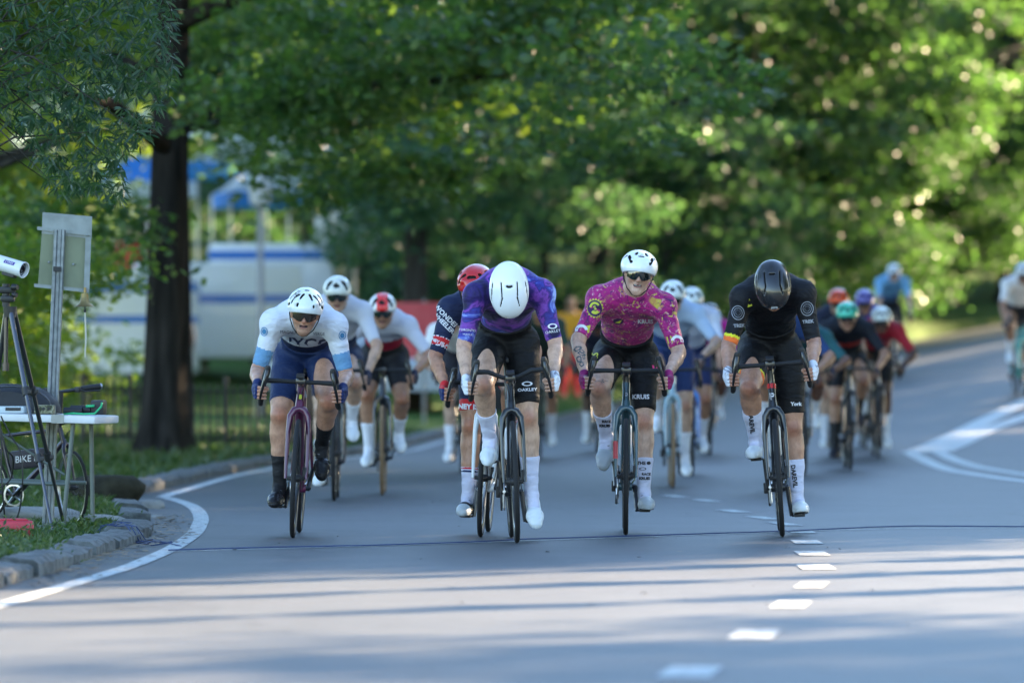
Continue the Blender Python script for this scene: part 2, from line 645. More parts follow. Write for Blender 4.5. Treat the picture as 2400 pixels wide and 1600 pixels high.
def trunk_data(name, h, r, seed, limbs=6, flare=1.5):
    rs = random.Random(seed)
    mb = MB()
    pts = [(0, 0, -.3), (0, 0, .05), (.01, 0, .35), (.03, .02, h * .35), (-.05, .05, h * .65), (.05, 0, h)]
    mb.tube(pts, [r * flare * 1.1, r * flare, r * 1.08, r * .9, r * .6, r * .22], n=14)
    for i in range(limbs):
        a = rs.uniform(0, 6.28)
        z = h * rs.uniform(.32, .85)
        l = h * rs.uniform(.25, .4)
        p0 = Vector((0, 0, z))
        p1 = p0 + Vector((math.cos(a) * l * .5, math.sin(a) * l * .5, l * .28))
        p2 = p0 + Vector((math.cos(a) * l, math.sin(a) * l, l * .42))
        mb.tube([p0, p1, p2], [r * .42, r * .28, r * .09], n=7)
    me = mesh_data(name, mb.V, mb.F, M_bark, True)
    return me


rsb = random.Random(5)
PROTO = {}
for key, m, seed in (('A', M_leafA, 1), ('B', M_leafB, 2), ('C', M_leafC, 3)):
    PROTO[key + 'tall'] = crown_data('crown', rand_blobs(rsb, 22, 3.4, 2.6, 11.0, 1.5), 640, 66, 0.155, M_leafA if key == 'A' else m, seed)
    PROTO[key + 'low'] = crown_data('crown', rand_blobs(rsb, 18, 2.7, 0.3, 5.6, 1.15), 480, 60, 0.135, m, seed + 10)
PROTO['trunk'] = [trunk_data('trunk', 10.5, .26, 4), trunk_data('trunk', 10.5, .2, 9)]
PROTO['stem'] = trunk_data('trunk', 5.0, .09, 14, limbs=5)


def tree(x, y, key, size='tall', s=1.0, rot=0.0, label='', name='tree', group='trees of the wood behind the road'):
    t = empty(name, (x, y, ground_z(x, y)), (0, 0, rot))
    t.scale = (s, s, s)
    link('crown', PROTO[key + size], t)
    link('trunk', PROTO['trunk'][int(abs(x * 7)) % 2] if size == 'tall' else PROTO['stem'], t)
    tag(t, label, 'tree' if size == 'tall' else 'bush', group)
    return t
# ------------------------------------------------------------------ trees
def sq(q, p):
    """q along the sun's azimuth, p across it"""
    return (.74 * q - .67 * p, .67 * q + .74 * p)


# the oak with the dark trunk on the lawn
t = empty('oak_tree', (-3.44, 56.0, ground_z(-3.44, 56)))
M_bark_dark = mat('bark_dark', (0.014, 0.013, 0.012), 0.95, col2=(0.042, 0.037, 0.033), scale=7, bump=1, bscale=14, stretch=(1.5, 1.5, .2), spec=.05)
mb = MB()
n = 28
prof = [(-.3, .36), (0, .34), (.12, .30), (.35, .255), (.9, .225), (1.6, .21), (2.4, .205), (3.4, .20), (5, .17), (8, .08)]
V = []
for (z, r) in prof:
    for k in range(n):
        a = 2 * math.pi * k / n
        rr = r * .86 * (1 + .09 * math.sin(5 * a + z * .4) + .05 * math.sin(9 * a + 1.3) + (.22 * max(0, math.sin(4 * a + 1)) if z < .3 else 0))
        V.append((rr * math.cos(a) + .02 * z, rr * math.sin(a), z))
F = [[i * n + k, i * n + (k + 1) % n, (i + 1) * n + (k + 1) % n, (i + 1) * n + k] for i in range(len(prof) - 1) for k in range(n)]
link('trunk', mesh_data('trunk', V, F, M_bark_dark), t)
mb = MB()
for (a, z, l) in [(.3, 3.2, 3.5), (2.0, 3.6, 3), (4.4, 3.0, 3), (5.5, 4.2, 3.4), (1.2, 5, 3)]:
    p0 = Vector((.06, 0, z)); d = Vector((math.cos(a), math.sin(a), .25))
    mb.tube([p0, p0 + d * l * .5, p0 + d * l + Vector((0, 0, -.3))], [.1, .07, .02], n=7)
mb.build('branch', M_bark_dark, t, smooth=True)
rs_ = random.Random(31)
M_leafO = leaf_mat('leaf_oak', (.028, .072, .030), (.068, .125, .038), .5)
bl = [(rs_.uniform(-4.2, 4.6), rs_.uniform(-3.5, 3.5), rs_.uniform(3.3, 8.5), 1.3, 1.3, .7) for _ in range(26)]
bl += [(-.9, -1.6, 2.35, .5, .5, .35), (-.2, -1.8, 2.1, .35, .4, .3), (1.6, -.5, 2.75, 1.0, .7, .35), (2.9, 0, 2.7, .8, .8, .3), (-.55, -1.9, 1.75, .22, .3, .25)]
link('crown', crown_data('crown', bl, 700, 62, .135, M_leafO, 77, clump_r=.5), t)
tag(t, 'large oak with a thick dark flared trunk standing on the lawn left of the road', 'tree')

# second slimmer trunk just behind it
t = empty('oak_tree', (-3.72, 63.0, ground_z(-3.72, 63)))
mb = MB(); mb.tube([(0, 0, -.2), (0, 0, .1), (.02, 0, 1), (.0, 0, 3), (-.3, 0, 7)], [.26, .2, .16, .14, .06], n=12)
mb.build('trunk', M_bark_dark, t, smooth=True)
link('crown', crown_data('crown', [(rs_.uniform(-3, 3), rs_.uniform(-2, 3), rs_.uniform(4, 8), 1.3, 1.3, .7) for _ in range(12)], 300, 40, .17, M_leafC, 78), t)
tag(t, 'slimmer dark tree just behind the thick oak trunk on the lawn', 'tree')

LB = {'A': 'blue green leafy tree', 'B': 'mid green leafy tree', 'C': 'yellow green leafy tree'}
SP_L = ['directly behind the bend of the road', 'behind the purple rider', 'behind the magenta rider', 'behind the black kit rider', 'above the climbing road at the right', 'at the far right above the bank']
wood = [
    # x, y, key, size, scale
    (-1.6, 93, 'A', 'tall', 1.0), (1.6, 103, 'A', 'tall', 1.1), (4.6, 112, 'B', 'tall', 1.1), (7.8, 122, 'B', 'tall', 1.15), (11.5, 131, 'B', 'tall', 1.2), (15.5, 138, 'B', 'tall', 1.2),
    (-.6, 108, 'B', 'tall', 1.2), (2.6, 118, 'A', 'tall', 1.25), (5.6, 126, 'B', 'tall', 1.2), (9.5, 140, 'A', 'tall', 1.3), (13.5, 150, 'C', 'tall', 1.3), (-5.5, 128, 'B', 'tall', 1.2), (-11.5, 128, 'C', 'tall', 1.2),
    (.6, 101.5, 'A', 'low', 1.0), (2.9, 108, 'A', 'low', .9), (4.5, 113.5, 'B', 'low', .9), (6.3, 118.5, 'B', 'low', .95), (8.3, 124.5, 'B', 'low', .9), (10.2, 129.5, 'B', 'low', .95), (12.2, 134, 'B', 'low', 1.0), (14.5, 140, 'B', 'low', 1.0),
    (-9.6, 74, 'C', 'tall', .8), (-7.0, 66, 'C', 'low', .8), (-5.6, 50, 'C', 'low', .62), (-8.8, 92, 'C', 'tall', 1.0), (-6.1, 58, 'C', 'tall', .62),
    (-1.5, 101, 'A', 'low', .8), (-8.2, 127, 'B', 'low', 1.15), (-4.4, 122, 'A', 'low', 1.0), (-6.3, 140, 'C', 'low', 1.3), (-2.6, 118, 'B', 'tall', 1.2),
]
for i, (x, y, k, sz, s) in enumerate(wood):
    tree(x, y, k, sz, s, rot=i * 1.7, label=(LB[k] if sz == 'tall' else LB[k].replace('leafy tree', 'bush')) +
         ((' deeper in the wood ' if sz == 'tall' and y > 105 + 3 * max(x, 0) else ' at the wood edge ') + SP_L[min(5, max(0, int((x / y * 100 + 3) / 2.4)))] if x > -4 else
          (' on the left lawn beyond the table and sign' if y < 80 else ' at the far end of the left lawn' + (', the nearer one' if y < 125 else ''))),
         name='broadleaf_tree' if sz == 'tall' else 'bush')

# trees beside the road on the right, outside the picture: they cast the streaked shade
shade = [(37, 10.6), (38, 4.5), (37, 25.0), (36, 31), (44, -1), (47, 4.4), (44, 10.3), (50, 24.3), (44, 25.4), (47, 36.5), (42, 40.5), (52, 33.8), (45, 45.5), (54, 49.5), (42, 52), (50, 56), (45, 62.5), (54, 66), (46, 70), (52, 77), (55, 88), (58, 5), (60, 10.3), (60, 25.4), (60, 40), (60, 33.5), (60, 47)]
for i, (q, p) in enumerate(shade):
    q = max(q, 1.18 * p + 9)
    x, y = sq(q, p)
    tree(x, y, 'ABC'[i % 3], 'tall', 1.5 if p < 16 else 1.3, rot=i * 2.1, label=LB['ABC'[i % 3]] + ' beside the road right of the picture', name='broadleaf_tree')

# far wood closing the view
rsf = np.random.RandomState(91)
nb = 60
fb = [(rsf.uniform(-1, 60), rsf.uniform(0, 12), rsf.uniform(0, 13), 4, 3, 2.6) for _ in range(nb)]
fb += [(x_, rsf.uniform(-4, 6), rsf.uniform(.2, 1.2), 3, 2.5, 1.5) for x_ in np.arange(-40, 1, 2.0)]
o = link('far_wood', crown_data('far_wood', fb, 3000, 26, .55, M_leafB, 92, clump_r=1.5), None, (0, 185, 1.5))
tag(o, 'dense far wood closing the view behind everything', 'wood', kind='stuff')

# narrow leafy columns, added out of view to comb the low sun into streaks
PROTO['Ccol'] = crown_data('crown', [(.16 * math.sin(z_ * 1.9), .16 * math.cos(z_ * 1.4), z_, .10 + .08 * abs(math.sin(z_ * 1.1)), .12, .45) for z_ in np.arange(1.0, 7.4, .45)], 150, 36, .09, M_leafB, 61, clump_r=.13)
for i, (q, p) in enumerate([(29, 18.7), (27, 17.2), (31, 19.9)]):
    x, y = sq(q, p)
    t = empty('added_shade_column', (x, y, ground_z(x, y)))
    link('crown', PROTO['Ccol'], t)
    link('trunk', PROTO['stem'], t, scale=(.6, .6, .8))
    tag(t, 'narrow leafy column added right of the picture to streak the sunlight', 'tree', 'leafy columns added to streak the sunlight')
# ------------------------------------------------------------------ smooth bodies: signed distance grid -> surface
def v3(*a):
    return np.array(a, dtype=np.float64)


class Sdf:
    def __init__(s):
        s.pr = []

    def cone(s, a, b, r1, r2, k=.02, op='u', clip=None, fl=None):
        s.pr.append(('c', np.array(a, float), np.array(b, float), float(r1), float(r2), k, op, clip, fl))
        return s

    def chain(s, pts, rad, k=.02, op='u', clip=None):
        for i in range(len(pts) - 1):
            s.cone(pts[i], pts[i + 1], rad[i], rad[i + 1], k if i == 0 else min(k, .012), op, clip)
        return s

    def ball(s, a, r, k=.02, op='u', clip=None):
        return s.cone(a, np.array(a, float) + v3(0, 0, 1e-4), r, r, k, op, clip)

    def ell(s, c, r, R=None, k=.03, op='u', clip=None):
        s.pr.append(('e', np.array(c, float), np.array(r, float), np.eye(3) if R is None else np.array(R, float), 0, k, op, clip, None))
        return s

    def eval_mesh(s, h, grow=0.0, smooth=1, planes=None):
        """planes: list of (point, normal): the half space the normal points to is cut away from everything"""
        lo = np.full(3, 1e9)
        hi = -lo
        boxes = []
        for p in s.pr:
            if p[0] == 'c':
                r = max(p[3], p[4])
                a = np.minimum(p[1], p[2]) - r
                b = np.maximum(p[1], p[2]) + r
            else:
                e = np.sqrt(((p[3] * p[2][None, :]) ** 2).sum(1))
                a = p[1] - e
                b = p[1] + e
            m = grow + 2 * h + p[5]
            boxes.append((a - m, b + m))
            if p[6] == 'u':
                lo = np.minimum(lo, a - grow)
                hi = np.maximum(hi, b + grow)
        lo -= 3 * h
        hi += 3 * h
        n = np.ceil((hi - lo) / h).astype(int) + 1
        f = np.full(n, 0.08, dtype=np.float32)
        ax = [lo[i] + h * np.arange(n[i]) for i in range(3)]
        for p, (a, b) in zip(s.pr, boxes):
            i0 = np.clip(np.floor((a - lo) / h).astype(int), 0, n)
            i1 = np.clip(np.ceil((b - lo) / h).astype(int) + 1, 0, n)
            if np.any(i1 <= i0):
                continue
            X = ax[0][i0[0]:i1[0]][:, None, None]
            Y = ax[1][i0[1]:i1[1]][None, :, None]
            Z = ax[2][i0[2]:i1[2]][None, None, :]
            if p[0] == 'c':
                ba = p[2] - p[1]
                l2 = max(float(ba @ ba), 1e-9)
                px, py, pz = X - p[1][0], Y - p[1][1], Z - p[1][2]
                t = np.clip((px * ba[0] + py * ba[1] + pz * ba[2]) / l2, 0, 1)
                d = np.sqrt((px - t * ba[0]) ** 2 + (py - t * ba[1]) ** 2 + (pz - t * ba[2]) ** 2) - (p[3] + (p[4] - p[3]) * t)
            else:
                px, py, pz = X - p[1][0], Y - p[1][1], Z - p[1][2]
                R = p[3]
                q = [px * R[0, i] + py * R[1, i] + pz * R[2, i] for i in range(3)]
                r = p[2]
                k0 = np.sqrt((q[0] / r[0]) ** 2 + (q[1] / r[1]) ** 2 + (q[2] / r[2]) ** 2)
                k1 = np.sqrt((q[0] / r[0] ** 2) ** 2 + (q[1] / r[1] ** 2) ** 2 + (q[2] / r[2] ** 2) ** 2)
                d = k0 * (k0 - 1.0) / np.maximum(k1, 1e-6)
            if grow and p[6] == 'u':
                d = d - grow
            if p[7]:
                for (cp, cn) in p[7]:
                    cn = np.array(cn, float)
                    cn = cn / np.linalg.norm(cn)
                    d = np.maximum(d, (X - cp[0]) * cn[0] + (Y - cp[1]) * cn[1] + (Z - cp[2]) * cn[2])
            sl = f[i0[0]:i1[0], i0[1]:i1[1], i0[2]:i1[2]]
            k = max(p[5], 1e-4)
            if p[6] == 'u':
                hh = np.maximum(k - np.abs(sl - d), 0) / k
                sl[...] = np.minimum(sl, d) - hh * hh * k * .25
            else:
                hh = np.maximum(k - np.abs(sl + d), 0) / k
                sl[...] = np.maximum(sl, -d) + hh * hh * k * .25
        if planes:
            X = ax[0][:, None, None]
            Y = ax[1][None, :, None]
            Z = ax[2][None, None, :]
            for (cp, cn) in planes:
                cn = np.array(cn, float)
                cn = cn / np.linalg.norm(cn)
                f = np.maximum(f, ((X - cp[0]) * cn[0] + (Y - cp[1]) * cn[1] + (Z - cp[2]) * cn[2]).astype(np.float32))
        return surface_nets(f, lo, h, smooth)


def surface_nets(f, lo, h, smooth=1):
    ins = f < 0
    nx, ny, nz = f.shape
    c = np.zeros((nx - 1, ny - 1, nz - 1), dtype=np.int8)
    for dx in (0, 1):
        for dy in (0, 1):
            for dz in (0, 1):
                c += ins[dx:nx - 1 + dx, dy:ny - 1 + dy, dz:nz - 1 + dz]
    act = (c > 0) & (c < 8)
    I = np.argwhere(act)
    if len(I) == 0:
        return np.zeros((0, 3)), np.zeros((0, 4), int)
    idx = np.full(act.shape, -1, dtype=np.int64)
    idx[act] = np.arange(len(I))
    acc = np.zeros((len(I), 3))
    cnt = np.zeros(len(I))
    cor = [(0, 0, 0), (1, 0, 0), (0, 1, 0), (1, 1, 0), (0, 0, 1), (1, 0, 1), (0, 1, 1), (1, 1, 1)]
    vals = [f[I[:, 0] + a, I[:, 1] + b, I[:, 2] + c2] for a, b, c2 in cor]
    ed = [(0, 1), (2, 3), (4, 5), (6, 7), (0, 2), (1, 3), (4, 6), (5, 7), (0, 4), (1, 5), (2, 6), (3, 7)]
    for a, b in ed:
        va, vb = vals[a], vals[b]
        m = (va < 0) != (vb < 0)
        t = np.where(m, va / np.where(m, va - vb, 1), 0)
        pa = np.array(cor[a], float)
        pb = np.array(cor[b], float)
        acc += m[:, None] * (pa[None, :] + t[:, None] * (pb - pa)[None, :])
        cnt += m
    V = (I + acc / cnt[:, None]) * h + lo[None, :]
    Fs = []
    for axis in range(3):
        sa = [slice(None)] * 3
        sb = [slice(None)] * 3
        sa[axis] = slice(0, -1)
        sb[axis] = slice(1, None)
        ch = ins[tuple(sa)] != ins[tuple(sb)]
        E = np.argwhere(ch)
        o = [i for i in range(3) if i != axis]
        E = E[(E[:, o[0]] > 0) & (E[:, o[1]] > 0) & (E[:, o[0]] < f.shape[o[0]] - 1) & (E[:, o[1]] < f.shape[o[1]] - 1)]
        flip = ins[E[:, 0], E[:, 1], E[:, 2]]
        q = []
        for (a, b) in ((0, 0), (1, 0), (1, 1), (0, 1)):
            G = E.copy()
            G[:, o[0]] -= a
            G[:, o[1]] -= b
            q.append(idx[G[:, 0], G[:, 1], G[:, 2]])
        q = np.stack(q, 1)
        if axis == 1:
            flip = ~flip
        q[~flip] = q[~flip][:, ::-1]
        q = q[:, ::-1]
        Fs.append(q)
    Fq = np.concatenate(Fs)
    Fq = Fq[(Fq >= 0).all(1)]
    for _ in range(smooth):
        S = np.zeros_like(V)
        n = np.zeros(len(V))
        for a, b in ((0, 1), (1, 2), (2, 3), (3, 0)):
            np.add.at(S, Fq[:, a], V[Fq[:, b]])
            np.add.at(S, Fq[:, b], V[Fq[:, a]])
            np.add.at(n, Fq[:, a], 1)
            np.add.at(n, Fq[:, b], 1)
        V = V * .45 + .55 * S / np.maximum(n, 1)[:, None]
    return V, Fq


def norm(a):
    a = np.array(a, float)
    return a / max(np.linalg.norm(a), 1e-9)


def ik(a, b, l1, l2, pole):
    """middle joint between a and b"""
    a = np.array(a, float); b = np.array(b, float)
    d = b - a
    L_ = np.linalg.norm(d)
    if L_ > (l1 + l2) * .998:
        b = a + d / L_ * (l1 + l2) * .998
        d = b - a
        L_ = np.linalg.norm(d)
    u = d / L_
    x = (l1 * l1 - l2 * l2 + L_ * L_) / (2 * L_)
    hgt = math.sqrt(max(l1 * l1 - x * x, 0))
    p = np.array(pole, float)
    p = p - u * (p @ u)
    p = norm(p)
    return a + u * x + p * hgt, b


def frame(fwd, up):
    f = norm(fwd)
    u = np.array(up, float)
    u = norm(u - f * (u @ f))
    x = np.cross(f, u)     # for forward -y and up z this is -x ... lateral axis
    return np.stack([x, f, u], 1)   # columns: lateral, forward, up


# ------------------------------------------------------------------ bicycles
# local frame: front wheel touches the ground at the origin, the bike points towards -y, x is the picture's right
M_tyre = mat('tyre', (0.018, 0.018, 0.019), 0.75, spec=.3)
M_tyre_tan = mat('tyre_tan', (0.22, 0.14, 0.075), 0.75, spec=.3)
M_carbon = mat('carbon_black', (0.010, 0.010, 0.011), 0.28, coat=.4)
M_tape = mat('bar_tape', (0.014, 0.014, 0.015), 0.7, bump=.4, bscale=200)
M_steel = mat('bright_steel', (0.5, 0.5, 0.52), 0.3, metal=1)
M_rubber = mat('rubber_black', (0.015, 0.015, 0.016), 0.55)
BB = v3(0, .575, .27)
CR = .172


def pedal_pos(ang, side):
    """side -1 = picture left"""
    a = ang if side < 0 else ang + math.pi
    return BB + v3(side * .115, -CR * math.sin(a), CR * math.cos(a))


WHEEL_CACHE = {}


def wheel_parts(detail, depth, tan):
    key = (detail, depth, tan)
    if key in WHEEL_CACHE:
        return WHEEL_CACHE[key]
    n = 64 if detail else 32
    R = .338
    t = MB()
    tr = .0145
    prof = [(R - tr + tr * math.cos(a), tr * math.sin(a)) for a in [2 * math.pi * k / 8 for k in range(8)]]
    t.lathe(prof, (0, 0, 0), (1, 0, 0), n, closed=True)
    r = MB()
    r.lathe([(.316, .012), (.306, .0125), (.312 - depth, .008), (.308 - depth, 0), (.312 - depth, -.008), (.306, -.0125), (.316, -.012)], (0, 0, 0), (1, 0, 0), n)
    hb = MB()
    hb.tube([(-.05, 0, 0), (-.03, 0, 0), (-.028, 0, 0), (.028, 0, 0), (.03, 0, 0), (.05, 0, 0)], [.012, .012, .022, .022, .012, .012], n=12)
    hb.lathe([(.07, .001), (.07, -.001), (.055, -.001), (.055, .001)], (.036, 0, 0), (1, 0, 0), 24, closed=True)
    sp = MB()
    ns = 24 if detail else 12
    for k in range(ns):
        a = 2 * math.pi * k / ns
        b = a + (.25 if k % 2 else -.25)
        sx = .026 if k % 4 < 2 else -.026
        sp.tube([(sx, .02 * math.cos(b), .02 * math.sin(b)), (0, (.312 - depth) * math.cos(a), (.312 - depth) * math.sin(a))], .0012, n=3, caps=False)
    res = [('tyre', mesh_data('tyre', t.V, t.F, M_tyre_tan if tan else M_tyre)), ('rim', mesh_data('rim', r.V, r.F, M_carbon)),
           ('hub', mesh_data('hub', hb.V, hb.F, M_rubber)), ('spokes', mesh_data('spokes', sp.V, sp.F, M_rubber))]
    WHEEL_CACHE[key] = res
    return res


def wheel(parent, loc, detail, depth=.045, tan=False, rot=(0, 0, 0)):
    parts = wheel_parts(detail, depth, tan)
    w = link('wheel', parts[1][1], parent, loc, rot)     # the rim carries the rest
    for nme, me in (parts[0], parts[2], parts[3]):
        link(nme, me, w)
    return w


BAR = {}


def hand_spot(side, dz=0.0):
    """where the drop of the bar passes through the fist"""
    return v3(side * .213, -.062, .868 + dz)


def bike(loc, rz, lean, ang, col, label, detail=True, col2=None, bottle=None, name='road_bicycle', group=None, bar=0, tan=False, depth=.045,
         dz=0.0, steer=0.0, head_band=None, fork_patch=None, rim=None, stem_accent=None, post=None, rough=.3, saddle_z=.965):
    root = empty(name, loc, (0, lean, rz))
    tag(root, label, 'bicycle', group)
    mf = mat('frame_%02d%02d%02d' % tuple(int(c * 99) for c in col), col, rough, coat=.5)
    mf2 = mat('fork_%02d%02d%02d' % tuple(int(c * 99) for c in (col2 or col)), (col2 or col), rough, coat=.5)
    nn = 12 if detail else 7
    f = MB()
    f.tube([(0, .072, .735), (0, .098, .80), (0, .12, .875)], [.028, .022, .024], n=nn)
    f.tube([(0, .085, .75), (0, .32, .52), (0, .565, .285)], [.026, .027, .032], n=nn)
    f.tube([(0, .125, .855), (0, .45, .83), (0, .70, .80)], [.021, .017, .016], n=nn)
    f.tube([BB, (0, .66, .56), (0, .715, .80), (0, .722, .84)], [.024, .018, .016, .016], n=nn)
    f.tube([BB + v3(-.04, 0, 0), BB + v3(.04, 0, 0)], .026, n=nn)
    for s in (-1, 1):
        f.tube([(s * .022, .60, .27), (s * .045, .78, .30), (s * .062, .975, .34)], [.014, .011, .009], n=7)
        f.tube([(s * .012, .70, .70), (s * .042, .80, .60), (s * .062, .975, .34)], [.010, .008, .008], n=7)
    f.build('frame', mf, root, smooth='auto')
    k = MB()
    for s in (-1, 1):
        k.tube([(0, .068, .735), (s * .028, .062, .725), (s * .050, .056, .69), (s * .058, .045, .60), (s * .060, .02, .45), (s * .058, 0, .335)],
               [.020, .020, .018, .014, .011, .009], n=nn, flat=None)
    k.build('fork', mf2, root, smooth='auto')
    w1 = wheel(root, (0, 0, .338), detail, depth, tan, (0, 0, steer))
    w2 = wheel(root, (0, .985, .338), detail, depth, tan)
    if rim:
        for w in (w1, w2):
            w.data = w.data.copy()
            w.data.materials[0] = mat('rim_' + rim[0], rim[1], .3, metal=rim[2])
    # bar, stem
    cz = (.905 if bar == 1 else .935) + dz
    o3 = lambda p: (p[0], p[1], p[2] + dz)
    hbm = MB()
    L0 = [(0, .03, cz - dz), (.05, .028, cz - dz + (.012 if bar == 1 else 0)), (.12, .022, .948 if bar else .936), (.175, .015, .950 if bar else .935), (.197, -.005, .945 if bar else .935),
          (.203, -.045, .936), (.205, -.075, .915), (.212, -.082, .885), (.216, -.06, .835), (.220, -.02, .808), (.222, .055, .80)]
    rr = [.014, .012, .013, .015, .0155, .0155, .0155, .0155, .0155, .0155, .0145]
    for s in (-1, 1):
        hbm.tube([(s * a, b, c + dz) for a, b, c in L0], rr, n=nn)
    hbm.build('handlebar', M_tape, root, smooth='auto')
    st = MB()
    st.tube([(0, .12, .87), (0, .122, .905), (0, .115, cz - .015)], [.020, .020, .018], n=nn)
    st.tube([(0, .115, cz - .02), (0, .03, cz)], [.018, .019], n=nn)
    st.box((0, .012, cz + .004), (.055, .022, .032), bev=.006)
    st.build('stem', mat('stem_accent_%s' % label[:44], stem_accent, .35) if stem_accent else M_carbon, root, smooth='auto')
    if detail:
        cmp_ = MB().box((0, -.045, cz + .035), (.045, .07, .014), Matrix.Rotation(.25, 3, 'X'), bev=.004)
        cmp_.build('computer', M_rubber, root, smooth='auto')
    for s in (-1, 1):
        h = MB()
        h.tube([o3(q_) for q_ in [(s * .203, -.03, .942), (s * .198, -.075, .957), (s * .190, -.115, .978), (s * .184, -.135, 1.005), (s * .182, -.138, 1.018)]], [.017, .020, .020, .018, .012], n=nn)
        ho = h.build('brake_hood', M_rubber, root, smooth='auto')
        l = MB()
        l.tube([o3(q_) for q_ in [(s * .186, -.148, .992), (s * .190, -.155, .965), (s * .201, -.152, .92), (s * .213, -.132, .868), (s * .219, -.115, .835), (s * .2195, -.110, .828)]], [.009, .012, .010, .008, .007, .004], n=8)
        l.build('brake_lever', M_carbon, ho, smooth='auto')
    # seat post and saddle
    p = MB()
    p.tube([(0, .722, .83), (0, .745, saddle_z - .03)], .014, n=nn)
    p.build('seat_post', mat('post_%s' % label[:44], post, .4) if post else M_carbon, root, smooth='auto')
    sd_ = MB()
    rows = [(.60, .014, .0), (.64, .02, .004), (.70, .035, .004), (.76, .060, .006), (.81, .070, .012), (.845, .066, .016), (.855, .05, .012)]
    V, F = [], []
    m = 9
    for (yy, w, dz) in rows:
        for i in range(m):
            q = -1 + 2 * i / (m - 1)
            V.append((q * w, yy, saddle_z + dz - abs(q) ** 3 * .022 + .006 * (1 - q * q)))
        for i in range(m):
            q = 1 - 2 * i / (m - 1)
            V.append((q * w * .8, yy, saddle_z + dz - .024 - (1 - abs(q)) * .004))
    mm = 2 * m
    for i in range(len(rows) - 1):
        for kx in range(mm):
            F.append([i * mm + kx, i * mm + (kx + 1) % mm, (i + 1) * mm + (kx + 1) % mm, (i + 1) * mm + kx])
    F.append(list(range(mm))[::-1]); F.append([(len(rows) - 1) * mm + kx for kx in range(mm)])
    link('saddle', mesh_data('saddle', V, F, M_rubber), root)
    # crankset, pedals, chain, mechs
    c = MB()
    for s in (-1, 1):
        pp = pedal_pos(ang, s)
        c.tube([BB + v3(s * .055, 0, 0), (BB + v3(s * .06, 0, 0) + pp * v3(0, 1, 1) - BB * v3(0, 1, 1)) * v3(1, 1, 1) if False else v3(s * .068, pp[1], pp[2])], [.015, .011], n=8)
    c.tube([BB + v3(-.062, 0, 0), BB + v3(.062, 0, 0)], .014, n=8)
    co = c.build('crank', M_carbon, root, smooth='auto')
    cr = MB().lathe([(.103, .002), (.103, -.002), (.085, -.003), (.085, .003)], BB + v3(-.046, 0, 0), (1, 0, 0), 40, closed=True)
    if detail:
        for k_ in range(4):
            a = ang + k_ * math.pi / 2
            cr.tube([BB + v3(-.046, 0, 0), BB + v3(-.046, .088 * math.sin(a), .088 * math.cos(a))], .009, n=6)
    cr.build('chainring', M_steel if detail else M_carbon, co, smooth='auto')
    for s in (-1, 1):
        pp = pedal_pos(ang, s)
        pe = MB().box(pp, (.062, .075, .016), bev=.004)
        pe.tube([pp + v3(-s * .045, 0, 0), pp], .006, n=6)
        pe.build('pedal', M_rubber, root, smooth='auto')
    ch = MB()
    sz = .045
    ch.tube([(-.046, BB[1], BB[2] + .1), (-.046, .985, .338 + sz)], .004, n=5)
    ch.tube([(-.046, BB[1], BB[2] - .1), (-.046, .93, .20), (-.046, .985, .19)], .004, n=5)
    ch.build('chain', M_rubber, root)
    rm = MB()
    rm.lathe([(.045, .012), (.052, .0), (.035, -.014), (.02, -.014), (.02, .012)], (-.045, .985, .338), (1, 0, 0), 20, closed=True)
    rm.box((-.066, .985, .262), (.028, .045, .065), bev=.006)
    rm.box((-.052, .965, .205), (.012, .03, .10), bev=.004)
    rm.build('rear_derailleur', M_rubber, root, smooth='auto')
    if detail:
        cal = MB().box((.050, .012, .375), (.02, .03, .055), bev=.005)
        cal.build('brake_caliper', M_rubber, root, smooth='auto')
        hose = MB()
        hose.tube([(.03, .0, cz - .01), (.012, -.015, cz - .06), (.01, .04, .84), (.014, .06, .78)], .0025, n=5)
        hose.tube([(-.03, .0, cz - .01), (-.014, -.018, cz - .07), (-.006, .04, .83), (-.01, .06, .78)], .0025, n=5)
        hose.build('brake_hose', M_rubber, root, smooth=True)
    if head_band:
        MB().tube([(0, .112, .845), (0, .119, .872)], .0265, n=14).build('head_band', mat('band_%s' % label[:44], head_band, .35), root, smooth='auto')
    if fork_patch:
        MB().tube([(-.0605, .033, .54), (-.0605, .018, .44)], .0145, n=10).build('fork_patch', mat('patch_%s' % label[:44], fork_patch, .35), root, smooth='auto')
    if bottle:
        bt = MB()
        d = norm(v3(0, .24, -.235))
        up = v3(0, .7, .71) * .055
        c0 = v3(0, .24, .60) + up
        c1 = v3(0, .41, .43) + up
        bt.tube([c0 - d * .0, c0 + d * .012, c0 + d * .03, c1, c1 + d * .004], [.014, .026, .036, .036, .03], n=14)
        bt.build('bottle', mat('bottle_%s' % label[:44], bottle, .4), root, smooth='auto')
    return root
